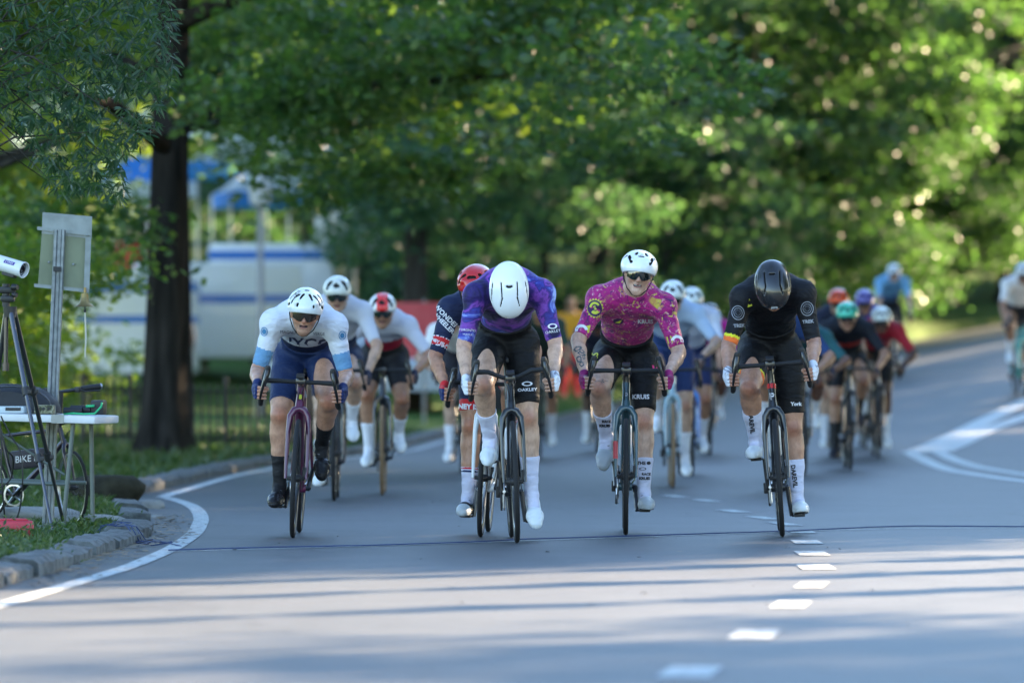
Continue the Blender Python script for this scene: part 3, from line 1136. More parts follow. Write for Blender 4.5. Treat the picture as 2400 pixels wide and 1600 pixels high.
# ------------------------------------------------------------------ riders
def skin_mat(name, col):
    if name in MATS:
        return MATS[name]
    m = mat(name, col, 0.42, spec=.5, var=.16, scale=18, bump=.25, bscale=34)
    nt = m.node_tree; N = nt.nodes; L = nt.links; b = N['Principled BSDF']
    src = b.inputs['Base Color'].links[0].from_socket
    at = N.new('ShaderNodeAttribute'); at.attribute_name = 'ruddy'
    mx = N.new('ShaderNodeMixRGB'); mx.blend_type = 'MULTIPLY'; mx.inputs[2].default_value = (.80, .50, .42, 1)
    L.new(at.outputs['Fac'], mx.inputs[0]); L.new(src, mx.inputs[1])
    # fine hair and veins
    w = N.new('ShaderNodeTexNoise'); w.inputs['Scale'].default_value = 26; w.inputs['Distortion'].default_value = 2.5; w.inputs['Detail'].default_value = 3
    tc = N.new('ShaderNodeTexCoord'); mp = N.new('ShaderNodeMapping'); mp.inputs['Scale'].default_value = (1, 1, .35)
    L.new(tc.outputs['Object'], mp.inputs[0]); L.new(mp.outputs[0], w.inputs[0])
    r = N.new('ShaderNodeValToRGB'); r.color_ramp.elements[0].position = .36; r.color_ramp.elements[0].color = (.78, .72, .70, 1); r.color_ramp.elements[1].position = .5; r.color_ramp.elements[1].color = (1, 1, 1, 1)
    L.new(w.outputs[0], r.inputs[0])
    m2 = N.new('ShaderNodeMixRGB'); m2.blend_type = 'MULTIPLY'; m2.inputs[0].default_value = .6
    L.new(mx.outputs[0], m2.inputs[1]); L.new(r.outputs[0], m2.inputs[2]); L.new(m2.outputs[0], b.inputs['Base Color'])
    return m


M_lens = mat('sunglass_lens', (0.01, 0.015, 0.016), 0.08, spec=.9, coat=.6)
M_lens_brown = mat('sunglass_lens_brown', (0.035, 0.025, 0.02), 0.12, spec=.8)
M_lips = mat('lips', (0.26, 0.10, 0.085), 0.45)
M_dark = mat('dark_inside', (0.006, 0.006, 0.007), 0.8)
M_hair = mat('hair_dark', (0.02, 0.014, 0.010), 0.8)
M_sole = mat('shoe_sole', (0.012, 0.012, 0.013), 0.5)

THIGH, SHIN, UPARM, FORE = .425, .42, .300, .265


def build_head(H, Rm, h):
    """head surface points; H centre, Rm columns lateral, forward, up"""
    def W(x, f, u):
        return H + Rm @ v3(x, f, u)
    s = Sdf()
    s.ell(W(0, -.008, .035), (.075, .094, .085), Rm, k=.01)
    s.ell(W(0, .030, -.020), (.060, .056, .088), Rm, k=.03)
    for q in (-1, 1):
        s.cone(W(q * .050, .0, -.035), W(q * .017, .060, -.088), .020, .018, k=.02)
        s.ball(W(q * .036, .058, -.016), .024, k=.02)
        s.cone(W(q * .036, .078, .028), W(q * .010, .088, .028), .009, .010, k=.012)
        s.ell(W(q * .077, -.006, -.006), (.008, .018, .031), Rm, k=.008)
        s.ell(W(q * .080, -.002, -.004), (.004, .010, .018), Rm, k=.004, op='s')
        s.ell(W(q * .030, .098, .010), (.016, .014, .010), Rm, k=.012, op='s')
        s.ball(W(q * .030, .077, .009), .0125, k=.003)
        s.ball(W(q * .011, .098, -.027), .0075, k=.006)
    s.cone(W(0, .062, -.098), W(0, .066, -.090), .021, .021, k=.02)
    s.cone(W(0, .086, .022), W(0, .106, -.020), .0075, .0115, k=.012)
    s.cone(W(-.020, .078, -.047), W(0, .089, -.045), .006, .0075, k=.006)
    s.cone(W(.020, .078, -.047), W(0, .089, -.045), .006, .0075, k=.006)
    s.cone(W(-.017, .078, -.063), W(.017, .078, -.063), .008, .008, k=.008)
    s.cone(W(-.026, .083, -.0530), W(.026, .083, -.0530), .004, .004, k=.003, op='s')
    return s.eval_mesh(h, smooth=1)


def hand_sdf(Hc, side, wrist, grow=0.0):
    """fist closed round an almost upright bar at Hc"""
    s = Sdf()
    f = Sdf()
    o = side
    pal = Hc + v3(o * .034, .020, .004)
    s.ell(pal, (.017, .036, .040), None, k=.012)
    s.cone(wrist, Hc + v3(o * .034, .028, .018), .025, .024, k=.02)
    L = [(.030, .0092, 1.0), (.010, .0095, 1.08), (-.010, .0090, 1.0), (-.029, .0080, .88)]
    for (dz, r, ln) in L:
        k0 = Hc + v3(o * .036, -.004, dz)
        k1 = Hc + v3(o * .030, -.030 * ln, dz - .003)
        k2 = Hc + v3(o * .004, -.036 * ln, dz - .006)
        k3 = Hc + v3(-o * .020, -.022 * ln, dz - .007)
        k4 = Hc + v3(-o * .022, -.004, dz - .006)
        s.cone(pal, k0, .014, r * 1.15, k=.01)
        s.cone(k0, k1, r * 1.12, r, k=.004)
        f.cone(k1, k2, r, r * .96, k=.003)
        f.cone(k2, k3, r * .96, r * .9, k=.003)
        f.cone(k3, k4, r * .9, r * .8, k=.003)
    t0 = Hc + v3(o * .020, .038, .022)
    t1 = Hc + v3(-o * .006, .034, .030)
    t2 = Hc + v3(-o * .027, .012, .022)
    t3 = Hc + v3(-o * .030, -.008, .016)
    s.cone(t0, t1, .015, .0125, k=.008)
    f.cone(t1, t2, .0122, .011, k=.004)
    f.cone(t2, t3, .011, .009, k=.003)
    return s, f


def clothing(name, s, h, m, parent, grow, fm=None, smooth=1, planes=None):
    V, F = s.eval_mesh(h, grow=grow, smooth=smooth, planes=planes)
    if len(V) == 0:
        return None, None, None
    idx = None
    if fm is not None:
        cen = V[F].mean(1)
        idx = fm(cen)
    return link(name, mesh_data(name, V, F, m, True, idx), parent), V, F


def decal_text(txt, obj, parent_loc, center, size, mt, facing=(0, 1, 0), rot=0.0, name='lettering', font_scale=(1, 1), off=.0025, bold=.0, ring=None):
    """flat print: the lettering is laid on the surface of obj, seen from the front (local -y)"""
    cu = bpy.data.curves.new('t', 'FONT')
    cu.body = txt
    cu.size = size
    cu.align_x = 'CENTER'
    cu.align_y = 'CENTER'
    cu.offset = bold
    cu.resolution_u = 2
    tmp = bpy.data.objects.new('t', cu)
    C.objects.link(tmp)
    dg = bpy.context.evaluated_depsgraph_get()
    me = bpy.data.meshes.new_from_object(tmp.evaluated_get(dg))
    bpy.data.objects.remove(tmp)
    bpy.data.curves.remove(cu)
    bm = bmesh.new()
    bm.from_mesh(me)
    bmesh.ops.triangulate(bm, faces=bm.faces[:])
    long_e = [e for e in bm.edges if e.calc_length() > size * .35]
    bmesh.ops.subdivide_edges(bm, edges=long_e, cuts=2)
    bmesh.ops.triangulate(bm, faces=bm.faces[:])
    V = [(v.co.x * font_scale[0], v.co.y * font_scale[1]) for v in bm.verts]
    bm.verts.index_update()
    F = [[v.index for v in f.verts] for f in bm.faces]
    bm.free()
    bpy.data.meshes.remove(me)
    return project(V, F, obj, center, mt, facing, rot, name, off)


def project(V, F, obj, center, mt, facing=(0, 1, 0), rot=0.0, name='print', off=.0025):
    """V: flat outline (x right, y up) projected along `facing` (into the surface) around `center`"""
    me0 = obj.data
    bvh = BVHTree.FromPolygons([v.co for v in me0.vertices], [tuple(p.vertices) for p in me0.polygons])
    fw = Vector(facing).normalized()
    up = Vector((0, 0, 1))
    if abs(fw.dot(up)) > .95:
        up = Vector((0, -1, 0))
    rt = fw.cross(up).normalized()
    upv = rt.cross(fw).normalized()
    c = Vector(center)
    out = []
    cr, sr = math.cos(rot), math.sin(rot)
    miss = []
    for i, (a, b) in enumerate(V):
        x, y = a * cr - b * sr, a * sr + b * cr
        o = c - fw * .35 + rt * x + upv * y
        hit = bvh.ray_cast(o, fw, .8)
        if hit[0] is None:
            miss.append(i)
            out.append(c + rt * x + upv * y)
        else:
            out.append(hit[0] + hit[1] * (off if hit[1].dot(fw) < 0 else -off))
    ms = set(miss)
    F = [f for f in F if not any(i in ms for i in f)]
    F = [f for f in F if max((out[f[i]] - out[f[j]]).length for i, j in ((0, 1), (1, 2), (2, 0))) < .06]
    if not F:
        return None
    return link(name, mesh_data(name, out, F, mt, smooth=False), obj)


def shape_ring(r0, r1, sx=1.0, sy=1.0, n=24, a0=0, a1=2 * math.pi):
    V, F = [], []
    for i in range(n + 1):
        a = a0 + (a1 - a0) * i / n
        V += [(r0 * math.cos(a) * sx, r0 * math.sin(a) * sy), (r1 * math.cos(a) * sx, r1 * math.sin(a) * sy)]
    for i in range(n):
        F += [[2 * i, 2 * i + 1, 2 * i + 3], [2 * i, 2 * i + 3, 2 * i + 2]]
    return V, F


def helmet(parent, H, Rm, hs, h, detail):
    """hs: dict(col, col2, slots, size)"""
    def W(x, f, u):
        return H + Rm @ v3(x, f, u)
    cen = (0, -.014 + hs.get('fwd', 0), .045)
    ra = v3(*hs.get('size', (.104, .140, .098)))
    s = Sdf()
    s.ell(W(*cen), ra, Rm, k=.005)
    s.ell(W(0, -.075, .040), (.083, .085, .078), Rm, k=.03)
    if hs.get('ridge'):
        for q in (-1, 1):
            s.cone(W(q * .052, .09, .085), W(q * .045, -.12, .085), .012, .012, k=.02)

    def sp(az, el, f=1.0):
        d = v3(math.sin(az) * math.cos(el), math.cos(az) * math.cos(el), math.sin(el))
        t = 1 / np.sqrt(((d / ra) ** 2).sum())
        return W(*(v3(*cen) + d * t * f))
    for sl_ in (hs['slots'] if detail else hs['slots'][:3]):
        r = sl_[-1]
        pts_ = [(sl_[i], sl_[i + 1]) for i in range(0, len(sl_) - 1, 2)]
        for dp in (1.01, .96, .91, .86):
            for (p0, p1) in zip(pts_, pts_[1:]):
                s.cone(sp(math.radians(p0[0]), math.radians(p0[1]), dp), sp(math.radians(p1[0]), math.radians(p1[1]), dp), r * 1.0, r * 1.2, k=.003, op='s')
    pl = [(W(0, .11, .030), Rm @ v3(0, .30, -1)), (W(0, -.03, -.012), Rm @ v3(0, -.18, -1))]
    V, F = s.eval_mesh(h, smooth=1 if detail else 0, planes=pl[:1] + pl[1:])
    cenF = V[F].mean(1)
    idx = None
    mats_ = [mat('helmet_' + hs['name'], hs['col'], .25, coat=.4, spec=.5)]
    if hs.get('col2'):
        mats_.append(mat('helmet2_' + hs['name'], hs['col2'], .25, coat=.4))
        L = (cenF - H) @ Rm
        idx = hs['split'](L).astype(int)
    L = (cenF - H) @ Rm
    t_ = np.sqrt((((L - v3(*cen)) / ra) ** 2).sum(1))
    dark = (t_ < .965) & (L[:, 2] > .035) & (L[:, 1] > -.10)
    if idx is None:
        idx = np.zeros(len(F), int)
    mats_.append(M_dark)
    idx[dark] = len(mats_) - 1
    o = link('helmet', mesh_data('helmet', V, F, mats_, True, idx), parent)
    ln = Sdf()
    ln.ell(W(*cen), ra - .013, Rm, k=.005)
    ln.ell(W(0, -.075, .040), (.069, .069, .063), Rm, k=.03)
    V, F = ln.eval_mesh(h * 1.5, smooth=1, planes=[(W(0, .11, .026), Rm @ v3(0, .30, -1)), (W(0, -.03, -.018), Rm @ v3(0, -.18, -1))])
    link('helmet_liner', mesh_data('helmet_liner', V, F, M_dark, True), o)
    if detail:
        st = MB()
        for q in (-1, 1):
            st.tube([W(q * .088, .030, .012), W(q * .080, .036, -.03), W(q * .058, .045, -.080), W(q * .025, .058, -.112), W(0, .060, -.121)], .0035, n=5)
            st.tube([W(q * .090, -.045, .005), W(q * .080, .0, -.04), W(q * .070, .038, -.056)], .003, n=5)
        st.build('strap', M_dark, o, smooth=True)
        if hs.get('mark'):
            pass
    return o


def glasses(parent, H, Rm, lens, frame_m, detail):
    def W(x, f, u):
        return H + Rm @ v3(x, f, u)
    V, F = [], []
    nx_, nz = 17, 5
    for i in range(nx_):
        t = -1 + 2 * i / (nx_ - 1)
        x = t * .068
        f = .112 - .052 * abs(t) ** 2.2
        top = .038 - .006 * t * t
        bot = -.017 + .004 * t * t + (.024 * max(0, 1 - abs(t) / .24)) - .006 * math.exp(-((abs(t) - .5) / .25) ** 2)
        for k in range(nz):
            q = k / (nz - 1)
            V.append(W(x, f + .003 * math.sin(q * math.pi), bot + (top - bot) * q))
    for i in range(nx_ - 1):
        for k in range(nz - 1):
            F.append([i * nz + k, (i + 1) * nz + k, (i + 1) * nz + k + 1, i * nz + k + 1])
    nV = len(V)
    V += [Vector(v) - Vector(Rm @ v3(0, .004, 0)) for v in V]
    F += [[i + nV for i in f[::-1]] for f in F]
    o = link('sunglasses', mesh_data('sunglasses', V, F, lens, True), parent)
    fr = MB()
    fr.tube([W(t * .068, .1135 - .052 * abs(t) ** 2.2, .039 - .006 * t * t) for t in [-1 + 2 * i / 14 for i in range(15)]], .0032, n=6)
    for q in (-1, 1):
        fr.tube([W(q * .068, .060, .033), W(q * .078, .03, .026), W(q * .079, -.01, .02)], [.004, .003, .0025], n=6)
    fr.build('glasses_frame', frame_m, o, smooth=True)
    return o


SLOT_AERO = [(-22, 10, -14, 48, .006), (22, 10, 14, 48, .006), (-48, 14, -34, 44, .006), (48, 14, 34, 44, .006), (-14, 74, 14, 74, .006), (-70, 20, -66, 46, .006), (70, 20, 66, 46, .006), (-75, -2, -58, 8, .006), (75, -2, 58, 8, .006)]
SLOT_SIDE = [(-32, 34, -50, 58, -110, 62, -140, 50, .0027), (32, 34, 50, 58, 110, 62, 140, 50, .0027), (-62, 12, -88, 24, -118, 24, .0042), (62, 12, 88, 24, 118, 24, .0042), (-8, 6, 8, 6, .009), (-155, 70, 180, 74, 155, 70, .0042)]
SLOT_KASK = [(-38, 14, -30, 40, .011), (38, 14, 30, 40, .011), (-4, 24, 4, 24, .012), (0, 24, 0, 44, .009), (-60, 22, -54, 48, .009), (60, 22, 54, 48, .009), (-14, 70, 14, 70, .006)]
SLOT_PINK = [(-52, 34, -27, 17, .0085), (52, 34, 27, 17, .0085), (-10, 39, 10, 39, .004), (-30, 58, -26, 48, .007), (30, 58, 26, 48, .007), (-85, 20, -70, 34, .007), (85, 20, 70, 34, .007)]
SLOT_WW = [(-45, 12, -30, 36, .009), (45, 12, 30, 36, .009), (-10, 30, 10, 30, .008), (-80, 5, -60, 8, .010), (80, 5, 60, 8, .010), (-90, 35, -70, 38, .009), (90, 35, 70, 38, .009)]


def rider(sp, root_loc, rz, lean, label, group=None):
    """sp: dictionary with the pose (bike frame coordinates) and the clothes"""
    D = sp.get('detail', True)
    h = .0075 if D else .015
    root = empty('person', root_loc, (0, lean, rz))
    tag(root, label, 'cyclist', group)
    skin = skin_mat(sp.get('skin_name', 'skin_fair'), sp.get('skin', (.42, .27, .20)))
    a = sp['crank']
    ls = sp.get('ls', 1.0)
    THIGH, SHIN = .425 * ls, .42 * ls
    P0 = v3(*sp['pelvis'])
    N0 = v3(*sp['neck'])
    spd = norm(N0 - P0)
    hips = {s: P0 + v3(s * .088, -.01, -.015) for s in (-1, 1)}
    knee, ank, ball, toe_d, up_d = {}, {}, {}, {}, {}
    for s in (-1, 1):
        ft = sp['foot'][0 if s < 0 else 1]           # toe down angle in degrees
        th = math.radians(ft)
        out = math.radians(sp.get('toe_out', 6)) * s
        t = v3(math.sin(out) * math.cos(th), -math.cos(th) * math.cos(out), -math.sin(th))
        u = v3(0, -math.sin(th), math.cos(th))
        u = norm(u - t * (u @ t))
        pp = pedal_pos(a, s) + v3(s * .008, 0, 0)
        b = pp + u * .034
        A = b - t * .125 + u * .052
        K, A2 = ik(hips[s], A, THIGH, SHIN, (s * sp.get('splay', (.12, .12))[0 if s < 0 else 1], -1, .25))
        if np.linalg.norm(A2 - A) > .002:            # leg too short: let the hip follow the pedal a little
            hips[s] = hips[s] + (A - A2) * .9
            K, A2 = ik(hips[s], A, THIGH, SHIN, (s * .1, -1, .25))
        knee[s], ank[s], ball[s], toe_d[s], up_d[s] = K, A, b, t, u
    shw = sp.get('shw', .185)
    tilt = sp.get('tilt', 0.0)
    sh = {s: N0 + v3(s * shw, -.015, -.062 + s * tilt) + v3(*sp.get('shoff', (0, 0, 0))) for s in (-1, 1)}
    hand, wrist, elb = {}, {}, {}
    for s in (-1, 1):
        hand[s] = v3(*sp['hands'][0 if s < 0 else 1]) if 'hands' in sp else hand_spot(s, sp.get('dz', 0))
        wrist[s] = hand[s] + v3(s * .030, .050, .050)
        pole = sp.get('elbow', ((-1, .6, -.1), (1, .6, -.1)))[0 if s < 0 else 1]
        elb[s], w2 = ik(sh[s], wrist[s], UPARM, FORE, pole)
        miss = wrist[s] - w2
        if np.linalg.norm(miss) > .002:
            sh[s] = sh[s] + miss * .9
            elb[s], _ = ik(sh[s], wrist[s], UPARM, FORE, pole)
    H = v3(*sp['head'])
    Rm = frame(sp['face'], sp['crown'])
    Rm[:, 0] = np.cross(Rm[:, 1], Rm[:, 2])
    # --- shared masses
    m_ = sp.get('mass', 1.0)
    Rs = frame(np.cross(v3(1, 0, 0), spd), spd)      # lateral, ventral/dorsal, spine
    bow = v3(0, .4, 1) * 0
    dorsal = norm(v3(0, .0, 1) - spd * spd[2]) if abs(spd[2]) < .98 else v3(0, 1, 0)
    ln = np.linalg.norm(N0 - P0)

    def torso(s, k=.04):
        pel = P0 + v3(0, .01, 0)
        s.ell(pel, (.160 * m_, .118, .125), Rs, k=k)
        w = P0 + (N0 - P0) * .36 + dorsal * .035
        s.ell(w, (.142 * m_, .100 * m_, .15), Rs, k=k)
        c = P0 + (N0 - P0) * .66 + dorsal * .030
        s.ell(c, (.165 * m_, .118 * m_, .175), Rs, k=k)
        ub = P0 + (N0 - P0) * .88 + dorsal * .012
        s.ell(ub, (.168, .100, .13), Rs, k=k)
        for q in (-1, 1):
            s.cone(ub + v3(0, 0, .01), sh[q] - v3(q * .01, 0, .0), .085, .060, k=.06)
            s.cone(N0 + v3(0, 0, .0), sh[q] + v3(0, 0, .0), .058, .050, k=.05)
            s.cone(P0 + (N0 - P0) * .55 + v3(q * .10, 0, 0) + dorsal * .04, sh[q], .05, .05, k=.05)
            s.cone(pel + v3(q * .05, .03, -.02), hips[q] + v3(0, .03, -.02), .105, .10, k=.03)

    def arm(s, q, t0=0.0, t1=2.0, clip=None):
        e, w = elb[q], wrist[q]
        out = norm(np.cross(w - e, e - sh[q]) + 1e-6)
        m1 = sh[q] + (e - sh[q]) * .38
        m2 = e + (w - e) * .28
        s.chain([sh[q], m1, e], [.058, .049, .038], k=.03, clip=clip)
        s.ball(sh[q] + v3(q * .004, 0, .0), .060, k=.04, clip=clip)
        if t1 > 1:
            s.cone(e + v3(q * .012, 0, .03), e + (w - e) * .38 + v3(q * .012, -.004, 0), .024, .024, k=.015)
            s.chain([e, m2, e + (w - e) * .72, w], [.037, .041, .031, .0255], k=.02)

    def leg(s, q, parts='all', clip=None, m=1.0):
        K, A = knee[q], ank[q]
        hp = hips[q]
        m1 = hp + (K - hp) * .35 + norm(v3(0, -.3, 1)) * .008
        m2 = hp + (K - hp) * .78
        back = norm(v3(0, 1, 0) - norm(A - K) * norm(A - K)[1])
        if 'thigh' in parts or parts == 'all':
            s.chain([hp, m1, m2, K], [.098 * m, .092 * m, .070 * m, .056], k=.03, clip=clip)
            fr_ = norm((K - hp) + (K - A))
            s.ball(K + fr_ * .020, .040, k=.02, clip=clip)
            s.ell(hp + (K - hp) * .80 + v3(-q * .030, 0, 0) + fr_ * .012, (.026, .045, .05), None, k=.02, clip=clip)
            s.ell(hp + (K - hp) * .72 + v3(q * .034, 0, 0) + fr_ * .012, (.026, .05, .06), None, k=.02, clip=clip)
        if 'shin' in parts or parts == 'all':
            c1 = K + (A - K) * .27 + back * .018
            c2 = K + (A - K) * .52 + back * .010
            s.chain([K, c1, c2, K + (A - K) * .8, A], [.050, .0575 * m, .050 * m, .036, .033], k=.02, clip=clip)
            s.cone(K, A, .036, .027, k=.01, clip=clip)
            s.cone(K + (A - K) * .16 + v3(-q * .026, 0, 0) + back * .02, K + (A - K) * .42 + v3(-q * .022, 0, 0) + back * .016, .036, .030, k=.015, clip=clip)
            s.cone(K + (A - K) * .14 + v3(q * .028, 0, 0) + back * .02, K + (A - K) * .36 + v3(q * .026, 0, 0) + back * .016, .032, .026, k=.015, clip=clip)

    # --- the body: one continuous skin
    B = Sdf()
    torso(B)
    nk = H + Rm @ v3(0, -.020, -.055)
    B.cone(N0 + dorsal * .01, nk, .064, .052, k=.05)
    for q in (-1, 1):
        arm(B, q)
        leg(B, q)
        # foot inside the shoe
        B.cone(ank[q], ball[q] - up_d[q] * .005, .032, .026, k=.01)
    V, F = B.eval_mesh(h)
    Vs, Fs, n0 = [V], [F], len(V)
    hV, hF = build_head(H, Rm, .0042 if D else .012)
    # pull a little shape difference out of the same head
    Vs.append(hV); Fs.append(hF + n0); n0 += len(hV)
    fing = {}
    for q in (-1, 1):
        s1, f1 = hand_sdf(hand[q], q, wrist[q])
        both = Sdf(); both.pr = s1.pr + f1.pr
        a1, b1 = both.eval_mesh(.004 if D else .010)
        Vs.append(a1); Fs.append(b1 + n0); n0 += len(a1)
        fing[q] = s1
    V = np.concatenate(Vs); F = np.concatenate(Fs)
    cen = V[F].mean(1)
    L = (cen - H) @ Rm
    lips = (np.abs(L[:, 0]) < .024) & (L[:, 1] > .072) & (L[:, 2] < -.038) & (L[:, 2] > -.070) & (((L[:, 0] / .025) ** 2 + ((L[:, 2] + .055) / .0125) ** 2) < 1)
    beard = (L[:, 1] > -.01) & (L[:, 2] < -.040) & (L[:, 2] > -.115) & (np.abs(L[:, 0]) < .07)
    idx = np.zeros(len(F), int)
    ms = [skin, M_lips]
    if sp.get('beard'):
        ms.append(mat('stubble_skin', tuple(c * .72 for c in sp.get('skin', (.42, .27, .20))), .6, var=.15, scale=60))
        idx[beard] = 2
    idx[lips] = 1
    mouth = (np.abs(L[:, 0]) < .023) & (L[:, 1] > .070) & (np.abs(L[:, 2] + .0545) < .0042)
    ms.append(M_dark)
    idx[mouth] = len(ms) - 1
    bme = mesh_data('body', V, F, ms, True, idx)
    rd = np.zeros(len(V))
    for q in (-1, 1):
        rd += .9 * np.exp(-(np.linalg.norm(V - (knee[q] + v3(0, -.05, .0)), axis=1) / .045) ** 2)
        rd += .6 * np.exp(-(np.linalg.norm(V - elb[q], axis=1) / .05) ** 2)
        rd += .5 * np.exp(-(np.linalg.norm(V - hand[q], axis=1) / .06) ** 2)
        rd += .6 * np.exp(-(np.linalg.norm(V - (H + Rm @ v3(q * .04, .08, -.02)), axis=1) / .022) ** 2)
    rd += .7 * np.exp(-(np.linalg.norm(V - (H + Rm @ v3(0, .115, -.02)), axis=1) / .018) ** 2)
    at_ = bme.attributes.new('ruddy', 'FLOAT', 'POINT')
    at_.data.foreach_set('value', np.clip(rd, 0, 1).astype(np.float32))
    body = link('body', bme, root)

    # --- jersey
    J = Sdf()
    torso(J)
    slv = sp.get('sleeve', .80)
    for q in (-1, 1):
        d = norm(elb[q] - sh[q])
        J_clip = [(sh[q] + (elb[q] - sh[q]) * slv, d)]
        s2 = Sdf(); arm(s2, q, t1=1.0)
        for p in s2.pr:
            p = list(p); p[7] = J_clip
            J.pr.append(tuple(p))
    colr = norm(nk - N0)
    J.cone(N0 + dorsal * .005, N0 + (nk - N0) * .42, .068, .060, k=.04, clip=[(N0 + (nk - N0) * .45, colr)])
    # waist hem
    jm = sp['jersey']
    fmj = None
    if sp.get('jersey_fm'):
        fmj = lambda c: sp['jersey_fm'](c, dict(sh=sh, elb=elb, P0=P0, N0=N0, spd=spd, H=H))
    jer, JV, JF = clothing('jersey', J, h, jm, root, .0055, fmj, planes=[(P0 + spd * .07, -spd)])
    # --- bib shorts
    S = Sdf()
    S.ell(P0 + v3(0, .01, 0), (.160 * m_, .118, .125), Rs, k=.04)
    S.ell(P0 + (N0 - P0) * .25 + dorsal * .03, (.145 * m_, .102 * m_, .15), Rs, k=.04)
    for q in (-1, 1):
        S.cone(P0 + v3(q * .05, .04, -.02), hips[q] + v3(0, .03, -.02), .105, .10, k=.03)
        kk = sp.get('short', .80)
        s2 = Sdf(); leg(s2, q, 'thigh')
        for p in s2.pr:
            p = list(p); p[7] = [(hips[q] + (knee[q] - hips[q]) * kk, norm(knee[q] - hips[q]))]
            S.pr.append(tuple(p))
    fms = None
    if sp.get('shorts_fm'):
        fms = lambda c: sp['shorts_fm'](c, dict(hips=hips, knee=knee, P0=P0))
    sho, SV, SF = clothing('bib_shorts', S, h, sp['shorts'], root, .0045, fms, planes=[(P0 + spd * .16, spd)])
    # --- socks, shoes, gloves
    for q in (-1, 1):
        so = Sdf()
        s2 = Sdf(); leg(s2, q, 'shin')
        cut = sp.get('sock', .52)
        for p in s2.pr:
            p = list(p); p[7] = [(knee[q] + (ank[q] - knee[q]) * cut, -norm(ank[q] - knee[q]))]
            so.pr.append(tuple(p))
        so.cone(ank[q], ball[q] - up_d[q] * .005, .0335, .028, k=.015)
        so.cone(ank[q], ball[q] - toe_d[q] * .12, .033, .028, k=.015)
        fk = None
        if sp.get('sock_fm'):
            fk = lambda c, q=q: sp['sock_fm'](c, knee[q], ank[q], cut)
        sk, _, _ = clothing('sock', so, .006 if D else .013, sp['socks'], root, .004, fk)
        t, u, b = toe_d[q], up_d[q], ball[q]
        lat = norm(np.cross(t, u))
        shs = Sdf()
        heel = b - t * .150 - u * .004
        shs.cone(heel, b - t * .06 - u * .002, .033, .035, k=.02)
        shs.cone(b - t * .06, b + u * .004, .036, .040, k=.02)
        shs.cone(b + lat * .008, b + t * .045 + lat * .004, .038, .034, k=.02)
        shs.cone(b - lat * .008, b + t * .070 - u * .004, .036, .024, k=.02)
        shs.cone(b - t * .11 + u * .02, b - t * .125 + u * .052, .036, .036, k=.03, clip=[(b - t * .12 + u * .056, norm(u - t * .2))])
        shoe, _, _ = clothing('shoe', shs, .005 if D else .012, sp['shoes'], root, .003, sp.get('shoe_fm') and (lambda c: sp['shoe_fm'](c, b, t, u)), planes=[(b - u * .021, -u)])
        sl = Sdf()
        sl.cone(b - t * .145 - u * .012, b - t * .06 - u * .012, .032, .030, k=.02)
        sl.cone(b - t * .06 - u * .012, b + t * .01 - u * .012, .030, .041, k=.02)
        sl.cone(b + t * .01 - u * .012, b + t * .06 - u * .012, .040, .027, k=.02)
        V1, F1 = sl.eval_mesh(.006 if D else .012, planes=[(b - u * .0195, u), (b - u * .027, -u)])
        link('sole', mesh_data('sole', V1, F1, M_sole, True), shoe)
        if D and sp.get('dials'):
            dm = MB()
            for tt in (-.060,):
                c0 = b + t * tt + u * (.038 + (-tt) * .12) + lat * (.012 * q)
                dm.lathe([(.013, 0), (.013, .006), (.010, .008), (0, .008)], c0, u + lat * .35 * q, 12)
            dm.build('dial', mat('dial_grey', (.18, .18, .19), .3, metal=.6), shoe, smooth='auto')
            tn = MB()
            for tt in (-.02, -.05):
                tn.tube([b + t * tt + lat * .034 + u * .022, b + t * tt + u * .040, b + t * tt - lat * .034 + u * .022], .0025, n=5)
            tn.build('strap', mat('strap_%s' % sp['key'], sp['dials'], .5), shoe, smooth=True)
        if D and sp.get('laces'):
            lc = MB()
            for i in range(5):
                tt = -.09 + i * .022
                z_ = .040 - abs(tt + .05) * .05
                sgn = 1 if i % 2 else -1
                lc.tube([b + t * tt + lat * .018 * sgn + u * (z_ - .001), b + t * (tt + .01) + u * (z_ + .0015), b + t * (tt + .022) - lat * .018 * sgn + u * (z_ - .001)], .0015, n=4)
            lc.tube([b - t * .108 + lat * .032 + u * .045, b - t * .100 + u * .053, b - t * .108 - lat * .032 + u * .045], .0022, n=5)
            lc.build('lace', mat('lace_grey', (.10, .10, .14), .6), shoe, smooth=True)
            MB().box(b - t * .098 + u * .050, (.014, .014, .022)).build('tab', mat('tab_orange', (.8, .12, .03), .5), shoe)
        if sp.get('gloves'):
            g, _, _ = clothing('glove', fing[q], .0042 if D else .010, sp['gloves'], root, .0025, sp.get('glove_fm') and (lambda c, q=q: sp['glove_fm'](c, hand[q], wrist[q], q)))
    # --- head gear
    hl = helmet(root, H, Rm, sp['helmet'], .0045 if D else .011, D)
    if sp.get('glasses'):
        glasses(root, H, Rm, sp['glasses'][0], sp['glasses'][1], D)
    if D:
        hr = Sdf()
        hr.ell(H + Rm @ v3(0, -.012, .034), (.0765, .094, .086), Rm, k=.01)
        hr.ell(H + Rm @ v3(0, -.060, -.010), (.060, .045, .050), Rm, k=.02)
        V1, F1 = hr.eval_mesh(.006, grow=.001, planes=[(H + Rm @ v3(0, .035, 0), Rm @ v3(0, 1, -.35)), (H + Rm @ v3(0, 0, -.045), Rm @ v3(0, .35, -1))])
        link('hair', mesh_data('hair', V1, F1, sp.get('hair', M_hair), True), root)
    return dict(root=root, jersey=jer, shorts=sho, body=body, helmet=hl, knee=knee, hips=hips, sh=sh, elb=elb, wrist=wrist, ank=ank, H=H, Rm=Rm, ball=ball)
